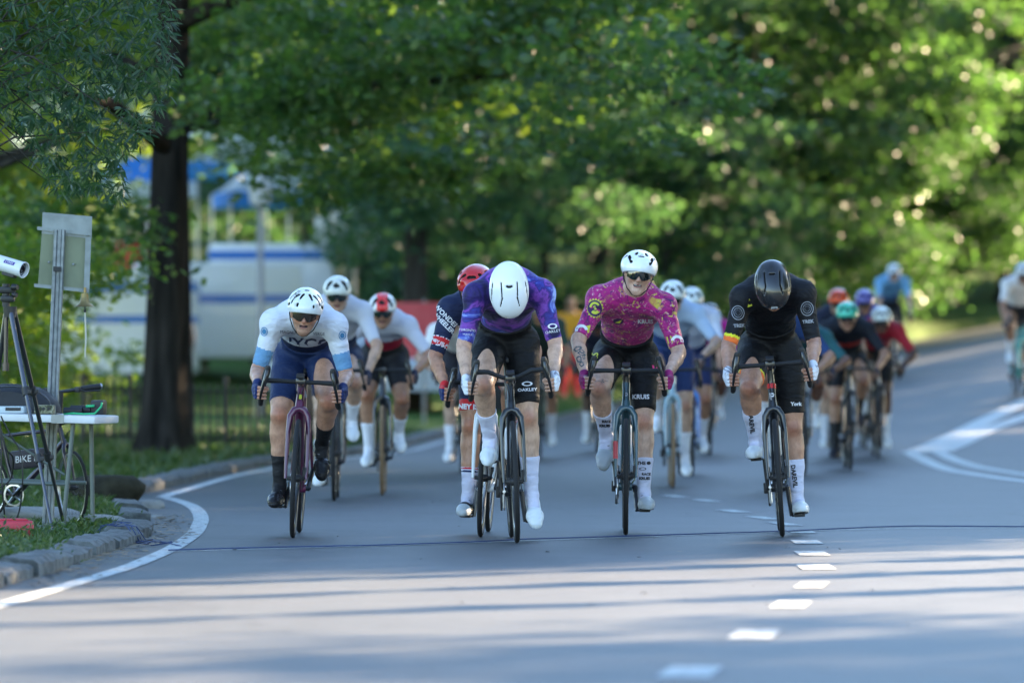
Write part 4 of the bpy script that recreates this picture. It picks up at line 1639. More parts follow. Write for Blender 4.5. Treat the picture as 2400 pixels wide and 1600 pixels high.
# ------------------------------------------------------------------ fabrics
def cloud_mat(name, stops, scale=6, dist=1.5, detail=5, rough=.6, stretch=None, speck=None):
    m = bpy.data.materials.new(name)
    nt, N, L, b = nodes_of(m)
    tc = N.new('ShaderNodeTexCoord')
    src = tc.outputs['Object']
    if stretch:
        mp = N.new('ShaderNodeMapping'); mp.inputs['Scale'].default_value = stretch
        L.new(src, mp.inputs[0]); src = mp.outputs[0]
    n = N.new('ShaderNodeTexNoise')
    n.inputs['Scale'].default_value = scale
    n.inputs['Detail'].default_value = detail
    n.inputs['Distortion'].default_value = dist
    L.new(src, n.inputs['Vector'])
    r = N.new('ShaderNodeValToRGB')
    cr = r.color_ramp
    while len(cr.elements) < len(stops):
        cr.elements.new(.5)
    for e, (p, c) in zip(cr.elements, stops):
        e.position = p
        e.color = (*c, 1)
    L.new(n.outputs[0], r.inputs[0])
    out = r.outputs[0]
    for (sc, th, col, w) in (speck or []):
        n2 = N.new('ShaderNodeTexNoise'); n2.inputs['Scale'].default_value = sc; n2.inputs['Detail'].default_value = 4; n2.inputs['Distortion'].default_value = 1.2
        L.new(src, n2.inputs['Vector'])
        r2 = N.new('ShaderNodeValToRGB')
        r2.color_ramp.elements[0].position = th; r2.color_ramp.elements[0].color = (0, 0, 0, 1)
        r2.color_ramp.elements[1].position = th + w; r2.color_ramp.elements[1].color = (1, 1, 1, 1)
        L.new(n2.outputs[0], r2.inputs[0])
        mx = N.new('ShaderNodeMixRGB'); mx.inputs[2].default_value = (*col, 1)
        L.new(r2.outputs[0], mx.inputs[0]); L.new(out, mx.inputs[1])
        out = mx.outputs[0]
    L.new(out, b.inputs['Base Color'])
    b.inputs['Roughness'].default_value = rough
    b.inputs['Specular IOR Level'].default_value = .25
    b.inputs['Sheen Weight'].default_value = .1 if max(stops[-1][1]) > .1 else 0
    n3 = N.new('ShaderNodeTexNoise'); n3.inputs['Scale'].default_value = 9; n3.inputs['Detail'].default_value = 3; n3.inputs['Distortion'].default_value = .8
    mp3 = N.new('ShaderNodeMapping'); mp3.inputs['Scale'].default_value = (1, 1, 2.2)
    L.new(tc.outputs['Object'], mp3.inputs[0]); L.new(mp3.outputs[0], n3.inputs['Vector'])
    bp = N.new('ShaderNodeBump'); bp.inputs['Strength'].default_value = .7; bp.inputs['Distance'].default_value = .025
    L.new(n3.outputs[0], bp.inputs['Height']); L.new(bp.outputs[0], b.inputs['Normal'])
    return m


def fab(name, col, var=.06, rough=.62):
    return cloud_mat('fabric_' + name, [(.3, tuple(c * (1 - var) for c in col)), (.7, tuple(min(1, c * (1 + var)) for c in col))], scale=5, dist=.4, rough=rough)


F_white = fab('white', (.66, .69, .76))
F_sock = fab('sock_white', (.62, .63, .76))
F_black = fab('black', (.006, .006, .007))
F_blacksock = fab('black_sock', (.015, .015, .017))
F_navy = fab('navy', (.012, .026, .085))
F_navy2 = fab('navy_deep', (.012, .02, .06))
F_sky = fab('sky_blue', (.14, .31, .52))
F_red = fab('red', (.60, .02, .025))
F_orange = fab('orange', (.85, .17, .03))
F_yellow = fab('yellow', (.72, .72, .03))
F_shoe_w = fab('shoe_white', (.70, .75, .77), rough=.35)
F_shoe_g = fab('shoe_grey_white', (.42, .47, .50), rough=.35)
F_shoe_b = fab('shoe_black', (.014, .014, .016), rough=.25)
M_print_w = mat('print_white', (.75, .75, .78), .6)
M_print_k = mat('print_black', (.012, .012, .016), .6)
M_print_g = mat('print_grey', (.30, .32, .36), .6)
M_print_navy = mat('print_navy', (.015, .03, .09), .6)
M_print_blue = mat('print_blue', (.06, .22, .42), .6)
M_print_y = mat('print_yellow', (.60, .62, .05), .6)
M_print_pink = mat('print_pink', (.85, .03, .20), .6)
M_print_purple = mat('print_purple', (.045, .012, .07), .6)
M_tattoo = mat('tattoo_ink', (.085, .10, .10), .55, var=.35, scale=90)
M_silver_frame = mat('glasses_white', (.75, .77, .78), .3)
M_black_frame = mat('glasses_black', (.01, .01, .01), .3)

F_purple = cloud_mat('fabric_purple', [(.36, (.008, .006, .045)), (.45, (.030, .015, .14)), (.51, (.20, .055, .38)), (.545, (.035, .020, .17)), (.60, (.045, .055, .36)), (.66, (.30, .42, .80))],
                     scale=5.2, dist=.9, detail=9)
F_pink = cloud_mat('fabric_pink', [(.30, (.10, .012, .10)), (.42, (.30, .012, .14)), (.52, (.46, .018, .19)), (.60, (.36, .03, .17)), (.68, (.50, .20, .10)), (.76, (.55, .48, .07))],
                   scale=7, dist=2.5, detail=8, speck=[(38, .60, (.62, .30, .36), .05), (52, .62, (.07, .01, .12), .04), (24, .63, (.62, .50, .10), .04)])
F_blackj = fab('black_jersey', (.007, .008, .011))
F_glove_w = cloud_mat('glove_white', [(.40, (.70, .72, .78)), (.58, (.66, .68, .74)), (.62, (.10, .10, .14)), (.66, (.66, .68, .74))], scale=11, dist=.5)
F_glove_p = cloud_mat('glove_magenta', [(.4, (.36, .012, .14)), (.6, (.20, .01, .11)), (.66, (.65, .45, .5))], scale=14, dist=.8)
F_glove_n = fab('glove_navy', (.010, .022, .10))


def fm_nycc(c, k):
    i = np.zeros(len(c), int)
    t = (c - k['P0']) @ k['spd']
    i[t < .26] = 1
    for q in (-1, 1):
        d = k['elb'][q] - k['sh'][q]
        l = np.linalg.norm(d)
        tt = (c - k['sh'][q]) @ (d / l) / l
        near = np.linalg.norm(np.cross(c - k['sh'][q], d / l), axis=1) < .075
        i[near & (tt > .52) & (tt < .95)] = 2
    return i


def hem_band(k, c, q, a, b, key0='hips', key1='knee'):
    d = k[key1][q] - k[key0][q]
    l = np.linalg.norm(d)
    tt = (c - k[key0][q]) @ (d / l) / l
    near = np.linalg.norm(np.cross(c - k[key0][q], d / l), axis=1) < .13
    same = (c[:, 0] * q) > -.01
    return near & same & (tt > a) & (tt < b)


def fm_ww(c, k):
    i = np.zeros(len(c), int)
    for q in (-1, 1):
        i[hem_band(k, c, q, .60, .76, 'sh', 'elb')] = 1
        i[hem_band(k, c, q, .592, .602, 'sh', 'elb')] = 2
        i[hem_band(k, c, q, .758, .772, 'sh', 'elb')] = 2
    return i


def fm_ww_short(c, k):
    i = np.zeros(len(c), int)
    for q in (-1, 1):
        i[hem_band(k, c, q, .66, 1.0)] = 1
    return i


def fm_black_j(c, k):
    i = np.zeros(len(c), int)
    i[hem_band(k, c, -1, .76, .815, 'sh', 'elb')] = 1
    i[hem_band(k, c, -1, .815, 1.1, 'sh', 'elb')] = 2
    return i


def fm_black_s(c, k):
    i = np.zeros(len(c), int)
    i[hem_band(k, c, -1, .71, .745)] = 1
    i[hem_band(k, c, -1, .745, 1.2)] = 2
    return i


def fm_ww_sock(c, kn, an, cut):
    d = (an - kn); l = np.linalg.norm(d)
    t = (c - kn) @ (d / l) / l
    i = np.zeros(len(c), int)
    i[(t > cut + .005) & (t < cut + .022)] = 1
    i[(t > cut + .045) & (t < cut + .062)] = 2
    return i


def fm_band_jersey(a, b):
    def f(c, k):
        i = np.zeros(len(c), int)
        t = (c - k['P0']) @ k['spd']
        i[(t > a) & (t < b)] = 1
        return i
    return f


HW = dict(name='white', col=(.72, .77, .77), slots=SLOT_AERO, ridge=True)
HP = dict(name='white_smooth', col=(.78, .81, .84), slots=SLOT_SIDE, size=(.110, .158, .100))
HK = dict(name='white_pink', col=(.76, .80, .82), slots=SLOT_PINK, ridge=True, size=(.108, .135, .094))
HB = dict(name='black', col=(.016, .016, .018), slots=SLOT_SIDE, size=(.106, .148, .100))
HR = dict(name='red', col=(.50, .012, .015), slots=SLOT_WW, ridge=True, size=(.104, .14, .095))

d2r = math.radians
FRONT = {}

# ---- leftmost: white and blue kit
loc = (-1.245, 32.3, 0)
bike(loc, 0, .05, 2.25, (.10, .012, .05), 'dark purple racing bicycle under the rider in the white and navy kit', bottle=None, group='racing bicycles in the sprint', dz=-.05, depth=.05, col2=(.09, .015, .05), saddle_z=.955)
FRONT['n'] = rider(dict(key='n', pelvis=(0, .73, 1.045), neck=(-.005, .235, 1.275), head=(.005, -.005, 1.275), face=(.02, -1, -.28), crown=(.06, -.30, .95), crank=2.25, foot=(12, 52), hands=None or [tuple(hand_spot(-1, -.05)), tuple(hand_spot(1, -.05))],
                        splay=(.16, .14), elbow=((-.25, 1.0, -.5), (.25, 1.0, -.5)), jersey=[F_white, F_navy2, F_sky], jersey_fm=fm_nycc, shorts=F_navy, socks=F_blacksock, shoes=F_shoe_b, gloves=F_glove_n, helmet=HW,
                        glasses=(M_lens_brown, M_black_frame), beard=True, dials=(.02, .02, .022), sleeve=.86, short=.80, sock=.56, skin=(.50, .27, .175), skin_name='skin_n', shw=.172),
                   loc, 0, .05, 'cyclist in a white jersey with blue cuffs and black socks, leading at the left', 'cyclists racing towards the camera')

# ---- navy and red kit, half hidden
loc = (-.18, 32.45, 0)
bike(loc, -.04, .045, math.pi * .95, (.6, .62, .64), 'white racing bicycle half hidden behind the one of the purple rider', col2=(.66, .70, .72), group='racing bicycles in the sprint', dz=-.06, bottle=(.02, .02, .02), depth=.05, rim=('silver', (.35, .35, .36), .8))
FRONT['w'] = rider(dict(key='w', pelvis=(-.02, .76, 1.06), neck=(-.075, .28, 1.35), head=(-.095, .06, 1.405), face=(-.1, -1, -.35), crown=(-.12, -.45, .9), crank=math.pi * .95, foot=(8, 20), dz=-.06,
                        splay=(.08, .1), elbow=((-.55, .8, -.05), (1, .3, -.1)), jersey=[F_navy2, F_red, M_print_w], jersey_fm=fm_ww, shorts=[F_navy2, F_red], shorts_fm=fm_ww_short, socks=[F_sock, F_red, F_navy], sock_fm=fm_ww_sock,
                        shoes=[F_shoe_b, F_shoe_g], shoe_fm=lambda c, b, t, u: (((c - b) @ t) > .028).astype(int), gloves=[F_glove_n, F_red], glove_fm=lambda c, hc, w, q: (c[:, 2] > w[2] - .022).astype(int), helmet=HR,
                        glasses=(M_lens, M_black_frame), dials=(.02, .02, .022), sleeve=.90, short=.80, sock=.58, skin=(.45, .23, .14), skin_name='skin_w', shw=.165),
                   loc, -.04, .045, 'cyclist with red helmet and red banded navy sleeve, half hidden behind the purple rider', 'cyclists racing towards the camera')

# ---- purple jersey, head down
loc = (.028, 31.4, 0)
bike(loc, .03, -.041, 0.05, (.012, .013, .015), 'black racing bicycle with dipped handlebar under the purple rider', group='racing bicycles in the sprint', bar=1, bottle=(.6, .62, .66), depth=.05, saddle_z=1.02)
FRONT['p'] = rider(dict(key='p', pelvis=(0, .72, 1.125), neck=(.02, .265, 1.445), head=(.012, .02, 1.385), face=(0, .12, -1), crown=(0, -1, -.10), crank=0.05, foot=(22, 36), ls=1.045,
                        splay=(.12, .10), elbow=((-.25, .8, .1), (.25, .8, .1)), jersey=F_purple, shorts=F_black, socks=F_sock, shoes=F_shoe_w, gloves=F_glove_w, helmet=HP, laces=True,
                        sleeve=.92, short=.82, sock=.50, skin=(.52, .325, .225), skin_name='skin_p', shw=.178, shoff=(0, 0, -.01)),
                   loc, .03, -.041, 'cyclist with head bowed, purple jersey, black shorts, white helmet, sprinting in front', 'cyclists racing towards the camera')

# ---- magenta jersey, upright and smiling
loc = (.655, 32.8, 0)
bike(loc, -.015, .004, -.62, (.03, .07, .085), 'blue grey racing bicycle with a red patch on the fork under the magenta rider', group='racing bicycles in the sprint', dz=.012, bottle=(.7, .72, .74), depth=.04, rough=.22, fork_patch=(.45, .03, .04))
FRONT['k'] = rider(dict(key='k', pelvis=(0, .78, 1.055), neck=(.03, .30, 1.405), head=(.068, .135, 1.505), face=(.03, -1, -.16), crown=(.13, -.22, .95), crank=-.62, foot=(44, 4), dz=.012,
                        splay=(.16, .12), elbow=((-.8, .6, -.1), (.45, .8, -.1)), jersey=F_pink, shorts=F_black, socks=F_sock, shoes=F_shoe_g, gloves=F_glove_p, helmet=HK,
                        glasses=(M_lens, M_silver_frame), dials=(.5, .52, .52), sleeve=.86, short=.84, sock=.50, skin=(.55, .345, .245), skin_name='skin_k', mass=1.06, shw=.185, tilt=-.02),
                   loc, -.015, .004, 'smiling cyclist in a magenta and yellow splashed jersey with white framed sunglasses', 'cyclists racing towards the camera')

# ---- black kit, head down, at the right
loc = (1.545, 32.5, 0)
bike(loc, -.035, -.072, 0.08, (.012, .012, .013), 'black racing bicycle with a red stem spacer under the rider in black', group='racing bicycles in the sprint', dz=.05, bottle=(.65, .66, .62), depth=.04, saddle_z=1.0, post=(.55, .01, .01), head_band=(.6, .01, .01))
FRONT['b'] = rider(dict(key='b', pelvis=(.02, .76, 1.11), neck=(.048, .28, 1.44), head=(.048, .045, 1.405), face=(0, -.38, -.92), crown=(0, -.92, .38), crank=0.08, foot=(4, -6), dz=.05, ls=1.02,
                        splay=(.10, .08), elbow=((-.1, .8, .1), (.12, .8, .1)), jersey=[F_blackj, F_yellow, F_orange], jersey_fm=fm_black_j, shorts=[F_black, F_yellow, F_orange], shorts_fm=fm_black_s, socks=F_sock, shoes=F_shoe_w, gloves=F_glove_w, helmet=HB,
                        sleeve=.92, short=.80, sock=.42, skin=(.45, .24, .155), skin_name='skin_b', shw=.170),
                   loc, -.035, -.072, 'cyclist with bowed black helmet and black kit with one orange cuff', 'cyclists racing towards the camera')


# ------------------------------------------------------------------ flat print on the kits (rider coordinates)
def gear(n=18, r=1.0):
    V, F = [(0, 0)], []
    for i in range(n * 4):
        a = 2 * math.pi * i / (n * 4)
        q = r * (1.0 if i % 4 in (0, 1) else .86)
        V.append((q * math.cos(a), q * math.sin(a)))
    m = n * 4
    for i in range(m):
        F.append([0, 1 + i, 1 + (i + 1) % m])
    return V, F


def scale2(VF, sx, sy=None):
    return [(x * sx, y * (sy or sx)) for x, y in VF[0]], VF[1]


def pr(o, VF, c, m, name='emblem', rot=0, off=.0025, facing=(0, 1, 0)):
    return project(VF[0], VF[1], o, c, m, facing, rot, name, off)


def tx(o, s_, c, size, m, rot=0, facing=(0, 1, 0), sc=(1, 1), bold=.0, off=.003):
    return decal_text(s_, o, None, c, size, m, facing, rot, 'lettering', sc, off, bold)


TRI = ([(-1, -.3), (1, .45), (.4, -.5)], [[0, 2, 1]])
BAR_ = ([(-.5, -.5), (.5, -.5), (.5, .5), (-.5, .5)], [[0, 1, 2], [0, 2, 3]])

# white and blue kit
f = FRONT['n']; j = f['jersey']
tx(j, 'NYCC', (-.005, 0, 1.105), .085, M_print_navy, sc=(1.25, .95), bold=.002)
tx(j, 'MAGNUM', (-.085, 0, 1.165), .024, M_print_navy)
tx(j, 'VERGE', (.085, 0, 1.165), .024, M_print_navy)
pr(j, scale2(BAR_, .004, .16), (-.005, 0, 1.12), M_print_g, 'zip', off=.002)
for q in (-1, 1):
    c = f['sh'][q] + (f['elb'][q] - f['sh'][q]) * .18 + v3(q * .035, 0, 0)
    pr(j, scale2(shape_ring(.8, 1.0), .020, .026), c, M_print_blue)
    pr(j, scale2(shape_ring(.0, .6), .020, .026), c, M_print_blue)

# navy kit, half hidden
f = FRONT['w']; j = f['jersey']
e, s0 = f['elb'][-1], f['sh'][-1]
d = norm(e - s0)
ra = math.atan2(-d[0], d[2] * -1) * -1
ang = -math.atan2(-d[0], -d[2]) * 1.0
c = s0 + (e - s0) * .25
tx(j, 'WONDER', c + v3(-.004, 0, .03), .040, M_print_w, rot=-.75, bold=.001)
tx(j, 'WHEELERS', c + v3(-.012, 0, -.012), .036, M_print_w, rot=-.75, bold=.001)
c = s0 + (e - s0) * .68
tx(j, 'CONEY ISLAND', c, .024, M_print_w, rot=-.38, bold=.0008)
sh_ = f['shorts']
for q in (1, -1):
    c = f['hips'][q] + (f['knee'][q] - f['hips'][q]) * .74
    tx(sh_, 'CONEY ISLAND', c, .040, M_print_w, bold=.002)

# purple kit
f = FRONT['p']; j = f['jersey']
tx(j, 'TORONTO', (.015, 0, 1.555), .034, M_print_w, bold=.001)
c = f['sh'][1] + (f['elb'][1] - f['sh'][1]) * .72
pr(j, scale2(shape_ring(.62, 1.0), .026, .015), c + v3(.005, 0, .020), M_print_w)
tx(j, 'OAKLEY', c + v3(.006, 0, -.010), .022, M_print_w, rot=.12)
c = f['sh'][-1] + (f['elb'][-1] - f['sh'][-1]) * .72
tx(j, 'TORONTO', c + v3(-.002, 0, .012), .018, M_print_w, rot=-.12)
tx(j, 'HUSTLE', c + v3(-.002, 0, -.012), .014, M_print_w, rot=-.12)
sh_ = f['shorts']
c = f['hips'][1] + (f['knee'][1] - f['hips'][1]) * .60
pr(sh_, scale2(shape_ring(.62, 1.0), .030, .013), c + v3(.01, 0, .020), M_print_w)
tx(sh_, 'OAKLEY', c + v3(.01, 0, -.014), .026, M_print_w, sc=(1.1, .9), bold=.0006)

# magenta kit
f = FRONT['k']; j = f['jersey']
tx(j, 'KRUIS', (.112, 0, 1.235), .034, M_print_w, bold=.0010)
pr(j, scale2(shape_ring(0, 1), .030, .017), (-.045, 0, 1.235), M_print_purple, off=.002)
pr(j, scale2(TRI, .020), (-.045, 0, 1.235), M_print_y, off=.004)
c = f['sh'][-1] + (f['elb'][-1] - f['sh'][-1]) * .22 + v3(.0, 0, 0)
pr(j, scale2(gear(), .050, .058), c, M_print_y, off=.0015)
pr(j, scale2(shape_ring(0, 1, n=20), .041, .048), c, M_print_purple, off=.003)
pr(j, scale2(shape_ring(.55, .85, n=20, a0=.6, a1=3.0), .036, .044), c, M_print_y, off=.0045)
pr(j, scale2(shape_ring(.40, .80, n=20, a0=3.9, a1=5.6), .036, .044), c, M_print_y, off=.0045)
tx(j, 'S', c, .034, M_print_y, rot=.3, bold=.001, off=.005)
for q in (-1, 1):
    c = f['sh'][q] + (f['elb'][q] - f['sh'][q]) * .74 + v3(q * .012, 0, 0)
    pr(j, scale2(shape_ring(.55, 1.0, n=18, a0=0, a1=math.pi), .036, .036), c, M_print_w, rot=-q * .15)
    pr(j, scale2(BAR_, .028, .040), c + v3(-q * .042, 0, .01), M_print_y, rot=.3)
sh_ = f['shorts']
c = f['hips'][1] + (f['knee'][1] - f['hips'][1]) * .60
tx(sh_, 'KRUIS', c + v3(-.010, 0, -.01), .037, M_print_w, bold=.0010)
c = f['hips'][-1] + (f['knee'][-1] - f['hips'][-1]) * .38
tx(sh_, 'KRUIS', c + v3(-.070, 0, .02), .050, M_print_y, rot=1.45, bold=.001)
c = f['hips'][1] + (f['knee'][1] - f['hips'][1]) * .30
tx(sh_, 'V', c + v3(.075, 0, .03), .055, M_print_pink, rot=-.2, bold=.003)
bo = f['body']
e, w = f['elb'][-1], f['wrist'][-1]
rt_ = random.Random(4)
for (t_, ox, sx, sy, r_) in ((.22, -.01, .028, .014, .5), (.38, .008, .022, .010, -.4), (.55, -.012, .018, .024, .1), (.30, .012, .012, .018, .9), (.70, -.004, .014, .016, .2), (.48, .016, .008, .014, .2)):
    c = e + (w - e) * t_ + v3(ox, 0, 0)
    pts_ = [(math.cos(a) * (1 + .3 * rt_.uniform(-1, 1)), math.sin(a) * (1 + .3 * rt_.uniform(-1, 1))) for a in [2 * math.pi * k / 12 for k in range(12)]]
    inn = [(x * .55, y * .55) for x, y in pts_]
    Vt = [(x * sx, y * sy) for x, y in pts_ + inn]
    Ft = [[k, (k + 1) % 12, 12 + (k + 1) % 12] for k in range(12)] + [[k, 12 + (k + 1) % 12, 12 + k] for k in range(12)]
    project(Vt, Ft, bo, c, M_tattoo, (0, 1, 0), r_, 'tattoo', .0012)
c = f['hips'][-1] + (f['knee'][-1] - f['hips'][-1]) * .84
tx(bo, '~~&~', c + v3(0, 0, .01), .035, M_tattoo, off=.0012)
# prints on the socks
for ch in f['root'].children:
    if ch.name.startswith('sock'):
        zc = [v.co for v in ch.data.vertices]
        cx_ = sum(v.x for v in zc) / len(zc)
        top = max(v.z for v in zc)
        tx(ch, 'THE', (cx_ - .018, .5, top - .035), .026, M_print_k, bold=.0012)
        pr(ch, scale2(shape_ring(0, 1), .012, .010), (cx_ + .024, .5, top - .034), M_print_k)
        pr(ch, scale2(shape_ring(.7, 1), .020, .009), (cx_ - .010, .5, top - .068), M_print_k)
        tx(ch, 'RACE', (cx_ + .010, .5, top - .100), .020, M_print_k, bold=.0012)
        tx(ch, 'KRUIS', (cx_, .5, top - .125), .022, M_print_k, bold=.0014)

# black kit
f = FRONT['b']; j = f['jersey']
for q in (-1, 1):
    c = f['sh'][q] + (f['elb'][q] - f['sh'][q]) * .30 + v3(q * .006, 0, 0)
    pr(j, scale2(shape_ring(.90, 1.0), .036, .042), c, M_print_g)
    pr(j, scale2(shape_ring(.62, .68), .036, .042), c, M_print_g)
    for k in range(12):
        a = k * math.pi / 6
        pr(j, ([(.3 * math.cos(a - .05) * .036, .3 * math.sin(a - .05) * .042), (.58 * math.cos(a) * .036, .58 * math.sin(a) * .042), (.3 * math.cos(a + .09) * .036, .3 * math.sin(a + .09) * .042)], [[0, 1, 2]]), c, M_print_g)
    pr(j, scale2(BAR_, .075, .010), c + v3(0, 0, -.052), M_print_g)
    tx(j, 'TREK', c + v3(0, 0, -.075), .026, M_print_g, bold=.001)
for (x, z, s_) in ((-.085, 1.515, 1), (.155, 1.525, -1)):
    for k in range(4):
        pr(j, scale2(TRI, .016 * s_, .020), (x + .010 * k * s_, 0, z - .006 * k), M_print_g, rot=.8 * k)
tx(j, 'Rx', (.04, 0, 1.572), .045, M_print_w, sc=(1.6, .8), bold=.002)
pr(j, scale2(TRI, .020, .045), (-.095, 0, 1.345), M_print_y, rot=.6)
sh_ = f['shorts']
c = f['hips'][1] + (f['knee'][1] - f['hips'][1]) * .66
tx(sh_, 'York', c + v3(.030, 0, -.008), .029, M_print_w, rot=-.08, bold=.0012)
for ch in f['root'].children:
    if ch.name.startswith('sock'):
        zc = [v.co for v in ch.data.vertices]
        cx_ = sum(v.x for v in zc) / len(zc)
        top = max(v.z for v in zc)
        bot = min(v.z for v in zc)
        tx(ch, 'DAREVIL', (cx_ - .012, .5, top - .105), .034, M_print_k, rot=-1.52, bold=.0014)
pr(f['helmet'], scale2(BAR_, .036, .010), f['H'] + f['Rm'] @ v3(0, .125, .045), M_print_g, 'plate')
# emblems on head tubes
for o in list(bpy.data.objects):
    if o.name.startswith('frame') and o.parent and o.parent.get('label', '').endswith('in black'):
        tx(o, 'P', (0, .05, .80), .055, M_print_w, bold=.0015)
    if o.name.startswith('frame') and o.parent and 'dark purple' in o.parent.get('label', ''):
        pr(o, scale2(shape_ring(0, 1), .011, .014), (0, .05, .80), M_print_y)
    if o.name.startswith('frame') and o.parent and 'blue grey racing' in o.parent.get('label', ''):
        pr(o, scale2(shape_ring(.4, 1), .009, .011), (0, .05, .81), M_print_g)
# helmet marks
f = FRONT['k']; tx(f['helmet'], 'G', f['H'] + f['Rm'] @ v3(0, .08, .135), .022, M_print_g, facing=(0, .8, -.6))
f = FRONT['n']; tx(f['helmet'], 'ABUS', f['H'] + f['Rm'] @ v3(0, .08, .12) + v3(-.055, 0, .01), .022, M_print_k, rot=1.0)
# teeth of the smile
f = FRONT['k']
H, Rm = f['H'], f['Rm']
m = MB()
m.tube([H + Rm @ v3(x, .0850 - abs(x) * .22, -.0528 + abs(x) * .12) for x in (-.019, -.012, -.005, .005, .012, .019)], [.002, .0034, .0040, .0040, .0034, .002], n=6)
m.build('teeth', mat('teeth', (.7, .68, .62), .3), f['body'], smooth=True)
# ------------------------------------------------------------------ the bunch behind, out of focus
def solid(name, col):
    return mat('kit_' + name, col, .65, var=.05, scale=5, spec=.25)


SKINS = {'fair': (.44, .28, .20), 'tan': (.34, .18, .11), 'brown': (.15, .065, .035), 'dark': (.075, .034, .02)}


def pack(u, d, key, jersey, helmet_c, label, blabel, H=1.0, jersey2=None, band=None, skin='fair', crank=.3, shorts=(.012, .012, .014), socks=(.72, .74, .8), shoes=(.7, .73, .76),
         up=0.0, dxh=0.0, gl=True, bcol=(.012, .012, .013), helmet2=None, split=None, lean=0.0, tan=False, rim=None, hands_up=False):
    x = (u - 1200) / FPX * d
    z = road_z(x, d)
    loc = (x, d, z)
    rz = math.atan2(x, d) * -0.2 + (.05 if key in 'rs' else 0)
    hl = dict(name='bg_' + key, col=helmet_c, slots=SLOT_KASK, ridge=False)
    if helmet2:
        hl['col2'] = helmet2
        hl['split'] = split
    ff = fm_band_jersey(*band) if band else None
    b_ = bike(loc, rz, lean, crank, bcol, blabel, detail=False, group='bicycles of the bunch behind', dz=.0, tan=tan, rim=rim)
    h_ = None
    if hands_up:
        h_ = [(-.20, -.06, .985), (.20, -.06, .985)]
    sp = dict(key=key, detail=False, pelvis=(0, .76, 1.06), neck=(dxh * .6, .29 + .05 * up, 1.33 + up), head=(dxh, .08 + .05 * up, 1.37 + up * 1.15), face=(0, -1, -.25), crown=(0, -.3, .95), crank=crank,
              foot=(15, 25), jersey=[solid(key + '_j', jersey)] + ([solid(key + '_k', jersey2)] if jersey2 else []), jersey_fm=ff, shorts=solid(key + '_s', shorts), socks=solid(key + '_o', socks), shoes=solid(key + '_e', shoes),
              gloves=solid(key + '_g', (.03, .03, .05)), helmet=hl, skin=SKINS[skin], skin_name='skin_bg_' + skin, sleeve=.85, short=.76, sock=.5,
              glasses=(M_lens, M_black_frame) if gl else None, elbow=((-1, .3, -.5), (1, .3, -.5)))
    if h_:
        sp['hands'] = h_
    r = rider(sp, loc, rz, lean, label, 'riders of the bunch behind')
    for o in (b_, r['root']):
        o.scale = (H, H, H)
    return r


pack(783, 40.9, 'a', (.50, .53, .62), (.62, .66, .62), 'blurred cyclist in pale grey jersey and dark helmet vents just behind the leftmost front rider', 'dark bicycle of the grey jersey rider behind the leftmost rider',
     jersey2=(.015, .025, .07), band=(-1, .22), shorts=(.012, .02, .05), crank=2.9, up=.09, dxh=.02)
pack(896, 42.6, 'c', (.52, .54, .64), (.70, .02, .02), 'blurred cyclist with red and white helmet and grey and crimson jersey', 'tan walled bicycle under the red and white helmeted rider',
     jersey2=(.40, .02, .05), band=(-1, .33), skin='tan', crank=1.9, up=.0, helmet2=(.7, .72, .72), split=lambda L: ((np.abs(L[:, 0]) > .045) | (L[:, 2] < .04)).astype(int), tan=True)
pack(1082, 51, 'e', (.75, .75, .75), (.75, .76, .76), 'sunlit blurred cyclist all in white, seen between the red helmeted front rider and the verge', 'bicycle of the sunlit white rider behind the red helmeted front rider', crank=3.0, up=.0, dxh=-.08, shorts=(.02, .02, .03))
pack(1266, 58, 'f', (.03, .06, .05), (.25, .22, .2), 'blurred cyclist glimpsed at the right shoulder of the purple rider', 'bicycle of the rider glimpsed behind the purple rider', crank=.8, up=.10, skin='tan', gl=False)
pack(1402, 61, 'h', (.04, .05, .09), (.05, .05, .06), 'blurred dark clad cyclist hidden behind the magenta rider', 'dark bicycle hidden behind the magenta rider', crank=2.9, skin='dark')
pack(1577, 45, 'i', (.38, .50, .68), (.66, .73, .74), 'blurred cyclist in pale blue jersey and white helmet right behind the magenta rider', 'grey blue bicycle right behind the magenta rider', jersey2=(.02, .05, .16), band=(-1, .28),
     crank=.2, up=.11, bcol=(.25, .38, .45), tan=True, shorts=(.02, .04, .13), hands_up=True)
pack(1622, 50, 'j', (.55, .60, .74), (.66, .73, .74), 'blurred cyclist with pale lilac jersey, second in the file behind the magenta rider', 'bright blue bicycle in the file behind the magenta rider', crank=1.2, up=.12, bcol=(.02, .16, .5), shorts=(.02, .03, .1), skin='tan')
pack(1664, 59, 'k', (.55, .02, .30), (.06, .05, .06), 'blurred cyclist in a bright magenta jersey far behind, left of the black rider', 'dark bicycle of the far magenta rider', crank=2.2, up=.04, skin='brown')
pack(1838, 44, 'l', (.02, .05, .16), (.1, .1, .12), 'blurred cyclist in blue mostly hidden behind the black kit rider', 'bicycle of the rider hidden behind the black kit rider', crank=.1, up=-.02, skin='tan')
pack(1885, 50, 'm', (.02, .10, .12), (.1, .1, .12), 'blurred cyclist in dark teal behind the right shoulder of the black kit rider', 'bicycle behind the right leg of the black kit rider', crank=2.6, up=-.06, skin='brown')
pack(1966, 57, 'n', (.015, .022, .05), (.85, .09, .02), 'blurred cyclist in navy with a bright orange helmet', 'dark bicycle of the orange helmeted rider', crank=2.9, up=.16, skin='fair')
pack(2028, 60, 'o', (.03, .06, .40), (.16, .14, .50), 'blurred cyclist with violet blue helmet and blue jersey behind the green helmet', 'dark bicycle of the violet helmeted rider', crank=.6, up=.14, skin='tan')
